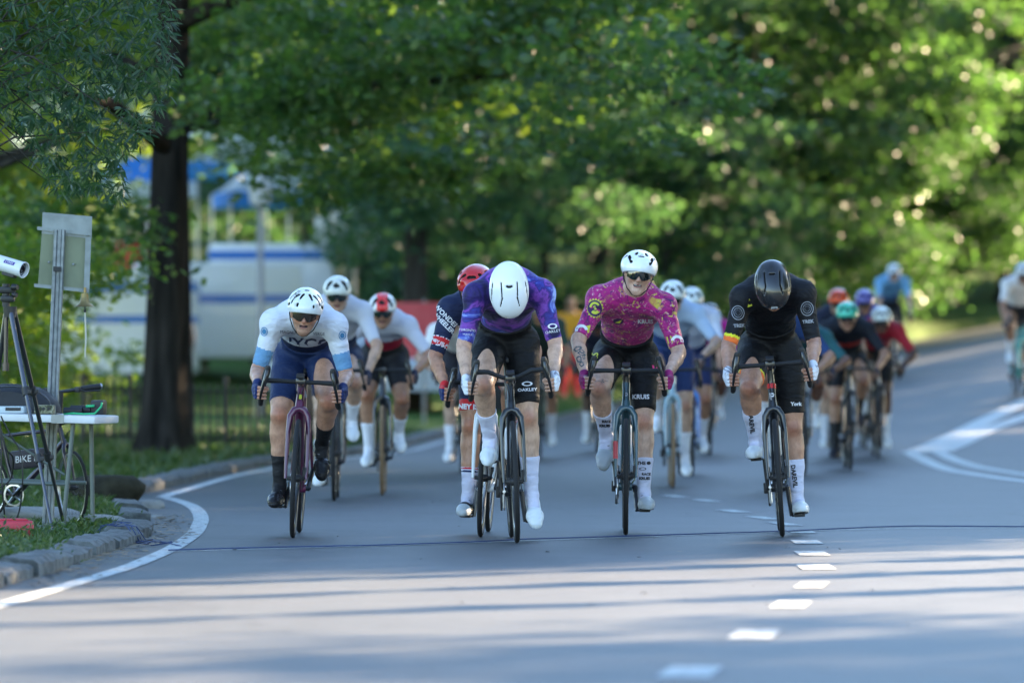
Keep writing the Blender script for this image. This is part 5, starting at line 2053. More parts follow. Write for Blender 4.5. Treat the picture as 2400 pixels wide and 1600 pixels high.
pack(1992, 52.3, 'p', (.010, .012, .02), (.06, .52, .36), 'blurred cyclist in black with red chest band and mint green helmet', 'black bicycle of the mint green helmeted rider', jersey2=(.42, .03, .02), band=(.26, .34), crank=2.7, up=.03, dxh=-.02, skin='tan', socks=(.02, .02, .02), shoes=(.02, .02, .03))
pack(2058, 57, 'q', (.34, .015, .03), (.68, .74, .74), 'blurred cyclist in maroon jersey with white helmet at the right of the group', 'dark bicycle of the maroon jersey rider', crank=.2, up=.0, dxh=.04, skin='dark')
pack(2097, 79, 'r', (.16, .38, .62), (.66, .72, .76), 'blurred upright cyclist in light blue jersey climbing behind the group', 'bicycle of the light blue rider at the back', jersey2=(.06, .12, .25), band=(-1, .3), crank=1.4, up=.14, skin='fair', H=.94)
pack(2402, 70, 's', (.76, .74, .72), (.72, .74, .74), 'sunlit blurred cyclist in white at the right edge on a turquoise bicycle', 'turquoise bicycle at the right edge', crank=.4, up=.12, bcol=(.03, .40, .38), jersey2=(.04, .05, .18), band=(-1, .18), skin='tan')
# ------------------------------------------------------------------ the officials' corner at the left
U = 1.02041      # the zoomed view of the photograph is 2352 px wide


def Q(u, v, d):
    return P(u * U, v * U, d)


M_alu = mat('sign_aluminium', (.20, .225, .23), .5, metal=.5, var=.15, scale=12)
M_olive = mat('sign_back_olive', (.165, .185, .115), .6, var=.08, scale=8)
M_galv = mat('galvanised_steel', (.20, .22, .23), .5, metal=.5, var=.2, scale=20)
M_blackm = mat('black_metal', (.016, .017, .020), .35, coat=.3)
M_blackp = mat('black_plastic', (.014, .014, .016), .5)
M_brass = mat('brass', (.26, .19, .08), .45, metal=.85, var=.2, scale=30)
M_rope = mat('rope', (.52, .50, .42), .9, bump=.6, bscale=120)

# sign on its post, seen from the back
pb = Q(105, 1255, 33.3)
pt = Q(137, 528, 33.3)
t = empty('road_sign', (pb.x, 33.3, ground_z(pb.x, 33.3)))
O = t.location.copy()
mb = MB()
a, b_ = pb - O, pt - O
a.z = -.3
for (ox, w, dd) in ((-.022, .010, .03), (.022, .010, .03)):
    mb.tube([a + Vector((ox, 0, 0)), b_ + Vector((ox, 0, 0))], .012, n=6)
mb.tube([a + Vector((0, .014, 0)), b_ + Vector((0, .014, 0))], .018, n=6)
for k in range(26):
    p = a.lerp(b_, .12 + k * .03)
    mb.box(p + Vector((0, -.005, 0)), (.008, .004, .018))
mb.build('post', M_galv, t, smooth=False)


def panel(name, c4, th, m, parent, off):
    V = [Vector(c) - O + Vector((0, off, 0)) for c in c4] + [Vector(c) - O + Vector((0, off + th, 0)) for c in c4]
    F = [[3, 2, 1, 0], [4, 5, 6, 7], [0, 1, 5, 4], [1, 2, 6, 5], [2, 3, 7, 6], [3, 0, 4, 7]]
    return link(name, mesh_data(name, V, F, m, smooth=False), parent)


d_ = 33.3
panel('upper_panel', [Q(97, 487, d_), Q(211, 497, d_), Q(210, 548, d_), Q(95, 536, d_)], .004, M_alu, t, .022)
panel('lower_panel', [Q(95, 535, d_), Q(209, 547, d_), Q(204, 668, d_), Q(86, 656, d_)], .004, M_olive, t, .027)
for nme, c in (('bracket', [Q(85, 520, d_), Q(210, 534, d_), Q(210, 542, d_), Q(85, 528, d_)]), ('bracket', [Q(78, 651, d_), Q(204, 664, d_), Q(204, 672, d_), Q(78, 659, d_)]),
               ('edge_strip', [Q(196, 545, d_), Q(209, 545, d_), Q(205, 664, d_), Q(192, 662, d_)]), ('tape_band', [Q(123, 612, d_), Q(141, 613, d_), Q(141, 624, d_), Q(123, 623, d_)])):
    panel(nme, c, .012, M_alu if nme != 'tape_band' else M_blackp, t, -.022 if nme == 'tape_band' else .008)
for (u, v) in ((141, 531), (200, 540), (139, 662), (197, 668), (112, 602), (168, 607)):
    c = Q(u, v, d_) - O
    MB().lathe([(0, -.006), (.006, -.005), (.008, 0), (.008, .004)], c + Vector((0, .010, 0)), (0, 1, 0), 10).build('bolt', M_alu, t, smooth='auto')
tag(t, 'back of a small road sign on a perforated steel post behind the folding table', 'sign')

# brass bell under the sign, with its cord
c = Q(195, 668, 33.28)
t = empty('bell', c)
mb = MB()
mb.lathe([(.000, 0), (.018, -.002), (.021, -.02), (.024, -.045), (.033, -.062), (.055, -.078), (.057, -.080), (.050, -.076), (.03, -.058), (.02, -.02), (.0, -.012)], (0, 0, -.012), (0, 0, 1), 28)
mb.tube([(0, 0, .02), (0, 0, -.01)], .008, n=8)
mb.build('bell_cup', M_brass, t, smooth='auto')
mb = MB()
mb.tube([(0, 0, -.03), (.001, 0, -.115)], .003, n=6)
mb.sphere((.0, 0, -.118), .009)
mb.build('clapper', M_blackm, t, smooth=True)
mb = MB()
mb.tube([(.001, 0, -.115), (.004, 0, -.20), (.006, 0, -.28), (.002, .0, -.36), (.002, 0, -.385), (.010, 0, -.40)], [.005, .005, .0055, .005, .006, .003], n=8)
mb.build('cord', M_rope, t, smooth=True)
tag(t, 'small brass bell with a hanging white cord under the corner of the sign', 'bell')

# tripod
d_ = 32.3
hp = Q(27, 712, d_)
t = empty('tripod', (hp.x, d_, ground_z(hp.x, d_)))
O = t.location.copy()
feet = [Q(122, 1248, 32.0), Q(150, 1242, 32.9), Q(-60, 1246, 32.5)]
for i, f in enumerate(feet):
    f = f - O
    f.z = ground_z(f.x + O.x, f.y + O.y) - O.z
    top = hp - O + Vector(((-.005, .012, -.03)[i], (-.02, .02, 0)[i], -.01))
    d = (f - top)
    m = MB()
    m.tube([top, top + d * .36], .0155, n=10)
    m.tube([top + d * .34, top + d * .66], .0125, n=10)
    m.tube([top + d * .64, f], .010, n=10)
    lg = m.build('leg', mat('tripod_blue_grey', (.035, .042, .07), .25, coat=.5) if i == 0 else M_blackm, t, smooth='auto')
    for k in (.36, .66):
        cl = MB()
        cl.tube([top + d * (k - .02), top + d * (k + .015)], .022, n=10)
        cl.box(top + d * k + Vector((.022, -.012, 0)), (.024, .014, .024), bev=.003)
        cl.build('leg_clamp', M_blackp, lg, smooth='auto')
m = MB()
m.tube([hp - O + Vector((-.03, 0, .05)), hp - O + Vector((-.035, 0, -.33))], .013, n=10)
m.tube([hp - O + Vector((-.035, 0, -.30)), hp - O + Vector((-.035, 0, -.345))], .020, n=10)
m.tube([hp - O + Vector((-.01, 0, .02)), hp - O + Vector((-.01, 0, -.04))], [.04, .035], n=14)
m.build('centre_column', M_blackm, t, smooth='auto')
m = MB()
c = Q(22, 672, d_) - O
m.box(c + Vector((-.02, 0, .015)), (.11, .07, .035), bev=.012)
m.box(c + Vector((-.01, 0, -.035)), (.08, .07, .035), bev=.012)
m.tube([c + Vector((.02, -.035, .03)), c + Vector((.05, -.05, .03))], [.02, .016], n=12)
m.tube([c + Vector((.02, -.035, -.01)), c + Vector((.045, -.045, -.015))], .014, n=12)
m.tube([c + Vector((-.02, 0, .05)), c + Vector((-.02, 0, -.08))], .022, n=12)
m.build('tripod_head', M_blackp, t, smooth='auto')
tag(t, 'black camera tripod standing at the kerb in front of the folding table', 'tripod')

# camera on the tripod
c = Q(28, 612, d_)
t = empty('camera', c, (0, math.radians(14), math.radians(-32)))
t.scale = (.88, .88, .88)
m = MB()
m.lathe([(.0, -.13), (.045, -.13), (.050, -.12), (.050, .085), (.053, .088), (.053, .10), (.047, .10), (.046, .075)], (0, 0, 0), (1, 0, 0), 28)
m.build('housing', mat('camera_white', (.66, .68, .70), .35, coat=.2), t, smooth='auto')
m = MB()
m.lathe([(.046, .074), (.028, .074), (.028, .082), (.024, .086), (.022, .078), (0, .076)], (0, 0, 0), (1, 0, 0), 24)
m.build('lens', mat('lens_dark', (.006, .006, .008), .12, coat=1), t, smooth='auto')
m = MB()
m.lathe([(.029, .080), (.033, .080), (.033, .0765), (.029, .0765)], (0, 0, 0), (1, 0, 0), 24, closed=True)
m.build('lens_ring', M_steel, t, smooth='auto')
m = MB().box((-.01, 0, -.058), (.10, .04, .02), bev=.005)
m.build('mount', M_blackp, t, smooth='auto')
# a small label patch on the side facing the road
V = []
for i in range(6):
    for k in range(4):
        a = math.radians(18 + k * 9)
        V.append((-.04 + i * .017, -.0512 * math.cos(a), .0512 * math.sin(a)))
F = [[i * 4 + k, (i + 1) * 4 + k, (i + 1) * 4 + k + 1, i * 4 + k + 1] for i in range(5) for k in range(3)]
lb = link('label_patch', mesh_data('label_patch', V, F, mat('label_purple', (.07, .05, .25), .4), smooth=False), t)
cu = bpy.data.curves.new('t', 'FONT'); cu.body = 'LYNX'; cu.size = .024; cu.align_x = 'CENTER'; cu.align_y = 'CENTER'
tmp = bpy.data.objects.new('t', cu); C.objects.link(tmp)
me = bpy.data.meshes.new_from_object(tmp.evaluated_get(bpy.context.evaluated_depsgraph_get()))
bpy.data.objects.remove(tmp)
for v in me.vertices:
    x, y = v.co.x, v.co.y
    a = math.radians(31) + y / .0525
    v.co = (x + .003, -.0528 * math.cos(a), .0528 * math.sin(a))
me.materials.append(M_print_w)
link('lettering', me, t)
tag(t, 'white cylindrical finish line camera with a purple patch on top of the tripod', 'camera')

# folding table
tz = .66
cx, cy = -2.98, 33.15
yaw = math.radians(-10)
t = empty('folding_table', (cx, cy, ground_z(cx, cy)), (0, math.radians(1.6), yaw))
h0 = tz - ground_z(cx, cy) + .02
m = MB().box((0, 0, h0), (1.24, .58, .045), bev=.012)
m.build('tabletop', mat('table_white', (.66, .68, .70), .45, var=.05, scale=6, bump=.2, bscale=60), t, smooth='auto')
M_tleg = mat('table_leg_grey', (.13, .155, .145), .45, metal=.3)
for (x, y) in ((.47, -.2), (.47, .22), (-.35, -.2), (-.35, .22)):
    m = MB().tube([(x, y, h0 - .02), (x - .05 * (1 if x > 0 else -1) * (1 if y < 0 else -.6), y, -.06)], .0135, n=10)
    m.build('leg', M_tleg, t, smooth='auto')
for y in (-.2, .22):
    m = MB().tube([(-.35, y, h0 * .42), (.45, y, h0 * .42)], .011, n=8)
    m.build('crossbar', M_tleg, t, smooth='auto')
m = MB().tube([(-.1, -.1, h0 - .03), (.40, -.1, h0 * .5)], .008, n=8)
m.build('stay', M_tleg, t, smooth='auto')
m = MB().box((.40, -.291, h0 + .001), (.075, .004, .05)); m.box((.40, -.25, h0 + .0235), (.075, .085, .002))
m.build('tape', mat('silver_tape', (.26, .28, .29), .35, metal=.5), t)
tag(t, 'white folding table with grey legs beside the kerb at the left edge', 'table')
TT = t.matrix_basis.copy()


def on_table(x, y, dz=0.0):
    return TT @ Vector((x, y, h0 + .0225 + dz))


# domed black case lying on the table
V, F = [], []
n, m_ = 22, 7
for i in range(n + 1):
    a = math.pi * i / n
    for k in range(m_):
        w = -1 + 2 * k / (m_ - 1)
        s_ = (1 - .25 * abs(w) ** 3)
        V.append((-.30 * math.cos(a) * s_, w * .17, .165 * math.sin(a) * s_ * (1 - .12 * math.cos(a))))
F = [[i * m_ + k, i * m_ + k + 1, (i + 1) * m_ + k + 1, (i + 1) * m_ + k] for i in range(n) for k in range(m_ - 1)]
t = empty('carry_case', on_table(.03, .02), (0, 0, yaw))
c0 = link('shell', mesh_data('shell', V, F, mat('case_black', (.014, .016, .022), .65, bump=.3, bscale=40), True), t)
for w in (-1, 1):
    ring = [v for v in V[(0 if w < 0 else m_ - 1)::m_]]
    MB().add(ring + [(0, w * .17, 0)], [[i, i + 1, len(ring)] if w < 0 else [i + 1, i, len(ring)] for i in range(len(ring) - 1)]).build('side_wall', mat('case_black', (.014, .016, .022)), t)
e2 = MB()
e2.tube([(-.285 * math.cos(math.pi * i / 16) + .02, -.172, .150 * math.sin(math.pi * i / 16) * (1 - .12 * math.cos(math.pi * i / 16)) + .004) for i in range(17)], .005, n=6)
e2.tube([(-.30 * math.cos(math.pi * i / 16), -.150, .166 * math.sin(math.pi * i / 16) * (1 - .12 * math.cos(math.pi * i / 16))) for i in range(17)], .0045, n=6)
e2.build('zip_seam', M_blackm, t, smooth=True)
tag(t, 'domed soft black carry case lying on the folding table', 'case')

# two camouflage radios and a pale box
M_camo = cloud_mat('camouflage', [(.40, (.05, .055, .03)), (.47, (.05, .055, .03)), (.48, (.20, .20, .12)), (.55, (.20, .20, .12)), (.56, (.10, .10, .06)), (.62, (.30, .29, .20))], scale=34, dist=1.0)
for (x, lab) in ((-.10, 'camouflage patterned handset lying on the table near the tripod leg'), (.30, 'camouflage patterned handset at the taped corner of the table')):
    t = empty('radio_handset', on_table(x, -.20), (0, 0, yaw))
    MB().box((0, 0, .03), (.118, .055, .052), bev=.008).build('body', M_camo, t, smooth='auto')
    for k in range(3):
        MB().lathe([(.009, 0), (.009, .004), (0, .005)], (-.03 + k * .03, -.0285, .034), (0, -1, 0), 10).build('button', M_blackp, t, smooth='auto')
    tag(t, lab, 'handset', 'handsets on the table')
t = empty('plastic_box', on_table(.10, -.19), (0, 0, yaw))
MB().box((0, 0, .022), (.17, .09, .042), bev=.010).build('body', mat('pale_plastic', (.45, .52, .55), .35), t, smooth='auto')
MB().box((.02, -.048, .026), (.09, .006, .018), bev=.002).build('grip', M_blackp, t)
tag(t, 'pale plastic box between the two camouflage handsets on the table', 'box')
# black gear with green trim on the corner
t = empty('camera_gear', on_table(.50, .02), (0, 0, yaw))
m = MB()
m.tube([(-.10, 0, .03), (.02, 0, .03)], .028, n=14)
m.tube([(-.13, -.05, .025), (-.02, -.05, .025)], .022, n=14)
m.box((.06, .02, .045), (.08, .09, .085), bev=.014)
m.build('body', M_blackp, t, smooth='auto')
m = MB()
m.tube([(-.12, -.09, .006), (-.06, -.11, .012), (0, -.10, .008), (.06, -.08, .01), (.095, -.06, .05), (.10, -.06, .075)], .006, n=8)
m.tube([(.0, -.045, .052), (.05, -.045, .055)], .008, n=8)
m.build('green_strap', mat('green_strap', (.02, .42, .16), .4), t, smooth=True)
tag(t, 'pile of black camera gear with bright green strap at the right corner of the table', 'camera gear')

# cables hanging from the table
for i, (pp, lab) in enumerate([([(2, 955, 32.5), (25, 1000, 32.5), (48, 1040, 32.5), (52, 1100, 32.5), (46, 1165, 32.55), (30, 1205, 32.6), (5, 1218, 32.7), (-15, 1215, 32.7)], 'black cable hanging in a long loop from the table edge'),
                               ([(-4, 950, 32.4), (3, 1010, 32.4), (3, 1080, 32.4), (6, 1130, 32.4), (12, 1200, 32.5), (13, 1238, 32.5)], 'black cable hanging straight down at the left edge'),
                               ([(0, 985, 32.45), (14, 1030, 32.45), (30, 1052, 32.5), (26, 1095, 32.6), (8, 1115, 32.6), (-10, 1120, 32.6)], 'short black cable looping below the table at the left edge')]):
    m = MB()
    q = [Q(*a) for a in pp]
    sm = []
    for k in range(len(q) - 1):
        p0, p1, p2, p3 = q[max(k - 1, 0)], q[k], q[k + 1], q[min(k + 2, len(q) - 1)]
        for j in range(5):
            tt = j / 5
            sm.append(.5 * ((2 * p1) + (p2 - p0) * tt + (2 * p0 - 5 * p1 + 4 * p2 - p3) * tt ** 2 + (3 * p1 - p0 - 3 * p2 + p3) * tt ** 3))
    sm.append(q[-1])
    m.tube(sm, .005, n=6)
    tag(m.build('cable', M_blackp, smooth=True), lab, 'cable')

# parked folding bicycle behind the table
bx, by = -2.60, 33.7
bk = bike((bx, by, ground_z(bx, by)), math.radians(66), math.radians(-2), .9, (.02, .012, .03), 'parked folding bicycle with small spoked wheels behind the folding table', steer=math.radians(-38), depth=.008,
          rim=('polished', (.5, .5, .5), 1.0), dz=.0)
bk.scale = (.66, .66, .66)
for ch in list(bk.children):
    if ch.name.startswith(('handlebar', 'brake_hood')):
        for c2 in list(ch.children):
            bpy.data.objects.remove(c2)
        bpy.data.objects.remove(ch)
m = MB()
Rb = Matrix.Rotation(math.radians(-38), 3, 'Z')
m.tube([(0, .12, .9), (0, .10, 1.20)], .022, n=10)
pts = [Rb @ Vector((x, 0, 0)) + Vector((0, .10, 1.20 + .03 * abs(x) / .3)) for x in (-.36, -.1, 0, .1, .36)]
m.tube(pts, .017, n=10)
m.build('handlebar', M_blackm, bk, smooth='auto')
for s in (-1, 1):
    p0 = Rb @ Vector((s * .20, 0, 0)) + Vector((0, .10, 1.22)); p1 = Rb @ Vector((s * .38, 0, 0)) + Vector((0, .10, 1.238))
    g = MB().tube([p0, p1], .027, n=12).build('grip', M_rubber, bk, smooth='auto')
    MB().tube([p1, p1 + (p1 - p0) * .10], .026, n=12).build('bar_end', M_steel, g, smooth='auto')
    f = Rb @ Vector((0, -1, 0))
    m = MB(); m.box(p0 - (p1 - p0) * .25 + f * .02, (.04, .05, .05), bev=.008)
    m.tube([p0 - (p1 - p0) * .2 + f * .03, p0 + f * .085 - Vector((0, 0, .02)), p1 - (p1 - p0) * .2 + f * .08 - Vector((0, 0, .03))], .008, n=6)
    m.build('brake_lever', M_blackp, g, smooth='auto')
# lettering on its black frame bag
fb = MB().box((0, .42, .60), (.07, .42, .17), Matrix.Rotation(math.radians(-6), 3, 'X'), bev=.03)
fbo = fb.build('frame_bag', mat('frame_bag_black', (.018, .014, .026), .6), bk, smooth='auto')
cu = bpy.data.curves.new('t', 'FONT'); cu.body = 'BIKE FR'; cu.size = .085; cu.align_x = 'CENTER'; cu.align_y = 'CENTER'
tmp = bpy.data.objects.new('t', cu); C.objects.link(tmp)
me = bpy.data.meshes.new_from_object(tmp.evaluated_get(bpy.context.evaluated_depsgraph_get()))
bpy.data.objects.remove(tmp)
for v in me.vertices:
    x, y = v.co.x, v.co.y
    v.co = (.0385 * -1, .42 - x, .60 + y + x * .1)
me.materials.append(M_print_w)
me2 = me.copy()
for v in me2.vertices:
    v.co = (.0385, .84 - v.co.y, v.co.z - 2 * (.42 - v.co.y) * .1 * -1)
link('lettering', me, fbo)

# red box in the grass
c = Q(35, 1262, 31.4)
t = empty('red_box', (c.x - .02, 31.4, ground_z(c.x, 31.4)), (0, 0, math.radians(8)))
MB().box((0, 0, .045), (.24, .16, .085), bev=.018).build('case', mat('red_plastic', (.50, .02, .045), .4), t, smooth='auto')
MB().box((0, 0, .092), (.18, .10, .014), bev=.005).build('lid', mat('red_plastic_lid', (.42, .02, .04), .4), t, smooth='auto')
tag(t, 'low red plastic box in the grass at the foot of the tripod', 'box')

# tangled thin blue wire over the kerb
m = MB()
rw = random.Random(3)
pts = []
for i in range(90):
    tt = i / 89
    u = 160 + 240 * tt + 26 * math.sin(i * .9) + rw.uniform(-6, 6)
    d = 32.2 - 1.3 * tt + .22 * math.cos(i * .7)
    x = (u * U - 1200) / FPX * d
    z = gz(x, d)
    pts.append((x, d, z + .012 + .008 * math.sin(i * 1.3)))
m.tube(pts, .0028, n=5)
tag(m.build('blue_wire', M_blue, smooth=True), 'tangled thin blue wire lying over the kerb stone and into the gutter', 'wire')

# flat rocks, stump-like dark mound
M_rock = mat('flat_rock', (.16, .165, .155), .9, col2=(.30, .30, .28), scale=11, bump=1, bscale=25)


def rock(u, v, d, size, label, m=M_rock, name='rock', seed=0):
    c = Q(u, v, d)
    rs = np.random.RandomState(seed)
    bm = bmesh.new()
    bmesh.ops.create_icosphere(bm, subdivisions=3, radius=1)
    off = rs.rand(3) * 10
    for vv in bm.verts:
        p = np.array(vv.co)
        n_ = .16 * math.sin(p[0] * 2.3 + off[0]) * math.cos(p[1] * 2.9 + off[1]) + .09 * math.sin(p[2] * 5 + off[2] + p[0] * 4) + rs.uniform(-.025, .025)
        q = p * (1 + n_)
        q[2] = max(min(q[2], .75), -.6)
        vv.co = Vector(q * np.array(size) * .5)
    me = bpy.data.meshes.new(name)
    bm.to_mesh(me); bm.free()
    me.materials.append(m)
    me.polygons.foreach_set('use_smooth', np.ones(len(me.polygons), dtype=bool))
    o = link(name, me, None, (c.x, d, ground_z(c.x, d) + size[2] * .22))
    tag(o, label, 'rock')
    return o


rock(50, 1200, 34.2, (.80, .5, .16), 'flat grey slab of rock in the grass behind the tripod', seed=1)
rock(215, 1215, 33.8, (.42, .35, .10), 'small flat grey rock behind the kerb right of the bicycle wheel', seed=2)
rock(235, 1150, 38.5, (.5, .5, .3), 'dark earthy boulder standing behind the kerb right of the bicycle', m=mat('dark_rock', (.018, .017, .012), .95, col2=(.045, .042, .028), scale=9, bump=1, bscale=22, spec=.1), name='boulder', seed=3)
rock(318, 1192, 36.4, (.34, .5, .13), 'broken kerb stone lying beyond the end of the near kerb', seed=5)
rock(320, 1165, 38.8, (.30, .35, .2), 'upright broken kerb block where the verge curves away', seed=6)

# grass blades and weeds of the near verge
rg = np.random.RandomState(8)
M_blade = leaf_mat('grass_blade', (.022, .055, .014), (.060, .095, .026), .25)


def blades(n, xr, yr, hgt, seed, w=.006, jit=.5):
    rs = np.random.RandomState(seed)
    X, Y = [], []
    while len(X) < n:
        y = rs.uniform(*yr, 4000)
        k = np.array([kerb_x(v) for v in y])
        x = k - .23 - (xr[0] + (xr[1] - xr[0]) * rs.rand(4000) ** 1.3)
        keep = (np.sin(x * 7 + 1.3 * np.sin(y * 3)) + np.sin(y * 5.1 + x * 2) > rs.uniform(-2.2, 1.2, 4000))
        X += list(x[keep]); Y += list(y[keep])
    X = np.array(X[:n]); Y = np.array(Y[:n])
    Z = np.array([ground_z(a, b) for a, b in zip(X, Y)])
    h = hgt * (.35 + .8 * rs.rand(n))
    a = rs.rand(n) * 2 * np.pi
    lean = rs.randn(n, 2) * h[:, None] * jit
    ww = w * (.6 + .8 * rs.rand(n))
    V = np.zeros((n, 4, 3))
    dx, dy = np.cos(a) * ww, np.sin(a) * ww
    V[:, 0] = np.stack([X - dx, Y - dy, Z - .01], 1)
    V[:, 1] = np.stack([X + dx, Y + dy, Z - .01], 1)
    V[:, 2] = np.stack([X + dx * .7 + lean[:, 0] * .45, Y + dy * .7 + lean[:, 1] * .45, Z + h * .62], 1)
    V[:, 3] = np.stack([X + lean[:, 0], Y + lean[:, 1], Z + h], 1)
    return V.reshape(-1, 3), np.arange(4 * n).reshape(n, 4)


V, F = blades(15000, (0, 1.6), (24, 41), .06, 1, w=.004)
tag(link('verge_grass', mesh_data('verge_grass', V, F, M_blade, smooth=False)), 'ragged grass of the verge behind the near kerb', 'grass', kind='stuff')
V, F = blades(26000, (0, 9), (40, 75), .10, 2, w=.012)
tag(link('lawn_grass', mesh_data('lawn_grass', V, F, M_blade, smooth=False)), 'mown lawn around the oak left of the road', 'grass', kind='stuff')
# weeds sprouting over the kerb
V1, F1, n1 = [], [], 0
for i, (u, v, d, r) in enumerate([(60, 1315, 27.6, .16), (30, 1330, 27.2, .14), (95, 1322, 27.8, .10), (175, 1228, 32.6, .14), (215, 1222, 33.2, .14), (250, 1212, 34.0, .12), (95, 1268, 31.2, .12), (60, 1272, 31.0, .14), (10, 1290, 30.6, .15)]):
    c = Q(u, v, d)
    cen = np.array([c.x, d, ground_z(c.x, d) + .04 if c.x < kerb_x(d) else .03]) + rg.randn(70, 3) * np.array([r * .6, r, .028])
    a, b_ = leaf_quads(cen, .038, rg, droop=-.3, narrow=.35)
    V1.append(a); F1.append(b_ + n1); n1 += len(a)
tag(link('weeds', mesh_data('weeds', np.concatenate(V1), np.concatenate(F1), M_blade, smooth=False)), 'low weeds sprouting along and over the near kerb', 'weeds', kind='stuff')
# leaf litter in the gutter
rs = np.random.RandomState(4)
n = 520
yy = rs.uniform(25, 37, n)
xx = np.array([kerb_x(v) for v in yy]) + np.abs(rs.randn(n)) * .13 + .01
cen = np.stack([xx, yy, np.full(n, .009)], 1)
a = rs.rand(n) * 6.28
s_ = .012 + .03 * rs.rand(n)
V = np.zeros((n, 4, 3))
for k, (ca, f_) in enumerate(((0, 1), (1.3, .45), (3.14, 1), (4.7, .45))):
    V[:, k] = cen + np.stack([np.cos(a + ca) * s_ * f_, np.sin(a + ca) * s_ * f_, rs.rand(n) * .006], 1)
tag(link('leaf_litter', mesh_data('leaf_litter', V.reshape(-1, 3), np.arange(4 * n).reshape(n, 4), leaf_mat('dead_leaf', (.06, .035, .018), (.22, .13, .04), .1), smooth=False)), 'dry leaves and twigs collected in the gutter at the kerb', 'leaf litter', kind='stuff')

# a few fallen leaves and crumbs on the open road
rs = np.random.RandomState(14)
n = 150
yy = rs.uniform(18, 44, n)
xx = rs.uniform(-1.9, 4.5, n)
a = rs.rand(n) * 6.28
s_ = .006 + .022 * rs.rand(n) ** 2.5
V = np.zeros((n, 4, 3))
for k, (ca, f_) in enumerate(((0, 1), (1.3, .5), (3.14, 1), (4.7, .5))):
    V[:, k] = np.stack([xx + np.cos(a + ca) * s_ * f_, yy + np.sin(a + ca) * s_ * f_, .007 + rs.rand(n) * .006], 1)
tag(link('road_debris', mesh_data('road_debris', V.reshape(-1, 3), np.arange(4 * n).reshape(n, 4), leaf_mat('debris', (.02, .015, .01), (.12, .08, .03), .0), smooth=False)), 'scattered crumbs and small fallen leaves on the asphalt', 'debris', kind='stuff')
# ------------------------------------------------------------------ willow-leaved oak overhanging at the upper left
rs = np.random.RandomState(21)
t = empty('willow_oak', (-7.2, 35.5, ground_z(-7.2, 35.5)))
O = np.array(t.location)
M_leafN = leaf_mat('leaf_willow_oak', (.012, .040, .022), (.030, .072, .030), .3)


def sprays(cen, length, rs, nl=7):
    """whorls of narrow drooping leaves, cen Nx3"""
    n = len(cen)
    k = np.repeat(np.arange(n), nl)
    m = len(k)
    az = rs.rand(m) * 2 * np.pi
    dn = rs.uniform(-.2, 1.5, m)
    d = np.stack([np.cos(az), np.sin(az), -dn], 1)
    d /= np.linalg.norm(d, axis=1)[:, None]
    L_ = length * (.6 + .6 * rs.rand(m))[:, None]
    side = np.cross(d, rs.randn(m, 3)); side /= np.linalg.norm(side, axis=1)[:, None]
    sag = np.array([0, 0, -1.0])[None, :]
    b0 = cen[k] + d * .008
    w = L_ * .085
    V = np.zeros((m, 6, 3))
    V[:, 0] = b0
    V[:, 1] = b0 + d * L_ * .35 + side * w
    V[:, 2] = b0 + d * L_ * .70 + side * w * .8 + sag * L_ * .05
    V[:, 3] = b0 + d * L_ + sag * L_ * .14
    V[:, 4] = b0 + d * L_ * .70 - side * w * .8 + sag * L_ * .05
    V[:, 5] = b0 + d * L_ * .35 - side * w
    return V.reshape(-1, 3), np.arange(6 * m).reshape(m, 6)


def low_edge(u):      # lower outline of the foliage, as the photograph shows it
    return np.interp(u, [-40, 60, 105, 150, 185, 215, 250, 285, 300, 340, 420], [250, 330, 440, 480, 445, 455, 470, 485, 380, 330, 200])


cen = []
tips = []
while len(cen) < 900:
    u = rs.uniform(-60, 400)
    v = rs.uniform(-160, 490)
    if v > low_edge(u) - 18:
        continue
    if rs.rand() > (1.0 if v > 250 else .8):
        continue
    d = 34.3 + rs.randn() * .35
    p = Q(u, v, d)
    cen.append((p.x, p.y, p.z))
for (u, v) in ((135, 445), (180, 455), (212, 442), (225, 440), (262, 462), (275, 478), (285, 452), (112, 432), (120, 395), (240, 462), (268, 490)):
    p = Q(u, v - 20, 33.6)
    cen.append((p.x, p.y, p.z))
cen = np.array(cen) - O
V, F = sprays(cen, .082, rs)
link('near_foliage', mesh_data('near_foliage', V, F, M_leafN, smooth=False), t)['kind'] = 'stuff'
# twigs that carry the sprays
m = MB()
roots = [np.array(Q(-150, 60 + 90 * i, 34.3)) - O for i in range(5)]
for i in range(34):
    c = cen[rs.randint(len(cen))]
    r0 = roots[rs.randint(5)]
    mid = (c + r0) / 2 + np.array([0, 0, .12])
    m.tube([r0, mid, c], [.010, .006, .002], n=4, caps=False)
m.build('twigs', M_bark, t, smooth=True)
mb = MB()
mb.tube([(0, 0, -.3), (0, 0, 1.5), (.1, 0, 4), (.2, 0, 8)], [.34, .27, .22, .1], n=14)
mb.tube([(.15, 0, 4.2), (3, 0, 5.6), (8, .5, 6.2)], [.16, .11, .03], n=8)
mb.tube([(.1, 0, 3.0), (1.4, -.5, 3.3), (2.6, -1.0, 3.0)], [.12, .08, .02], n=8)
mb.build('trunk', M_bark, t, smooth=True)
bl = [(rs.uniform(-2.5, 3.2), rs.uniform(-2.5, 2.5), rs.uniform(3.8, 8.5), 1.2, 1.2, .6) for _ in range(20)]
bl += [(rs.uniform(3.0, 9.5), rs.uniform(-5, 5.5), rs.uniform(4.6, 7.5), 1.1, 1.1, .5) for _ in range(16)]  # lobes added over the road, above the view, to dim its skylight
link('crown', crown_data('crown', bl, 800, 40, .12, M_leafN, 33, clump_r=.5, narrow=.25), t)
tag(t, 'narrow leaved oak whose drooping sprays hang into the upper left corner', 'tree')
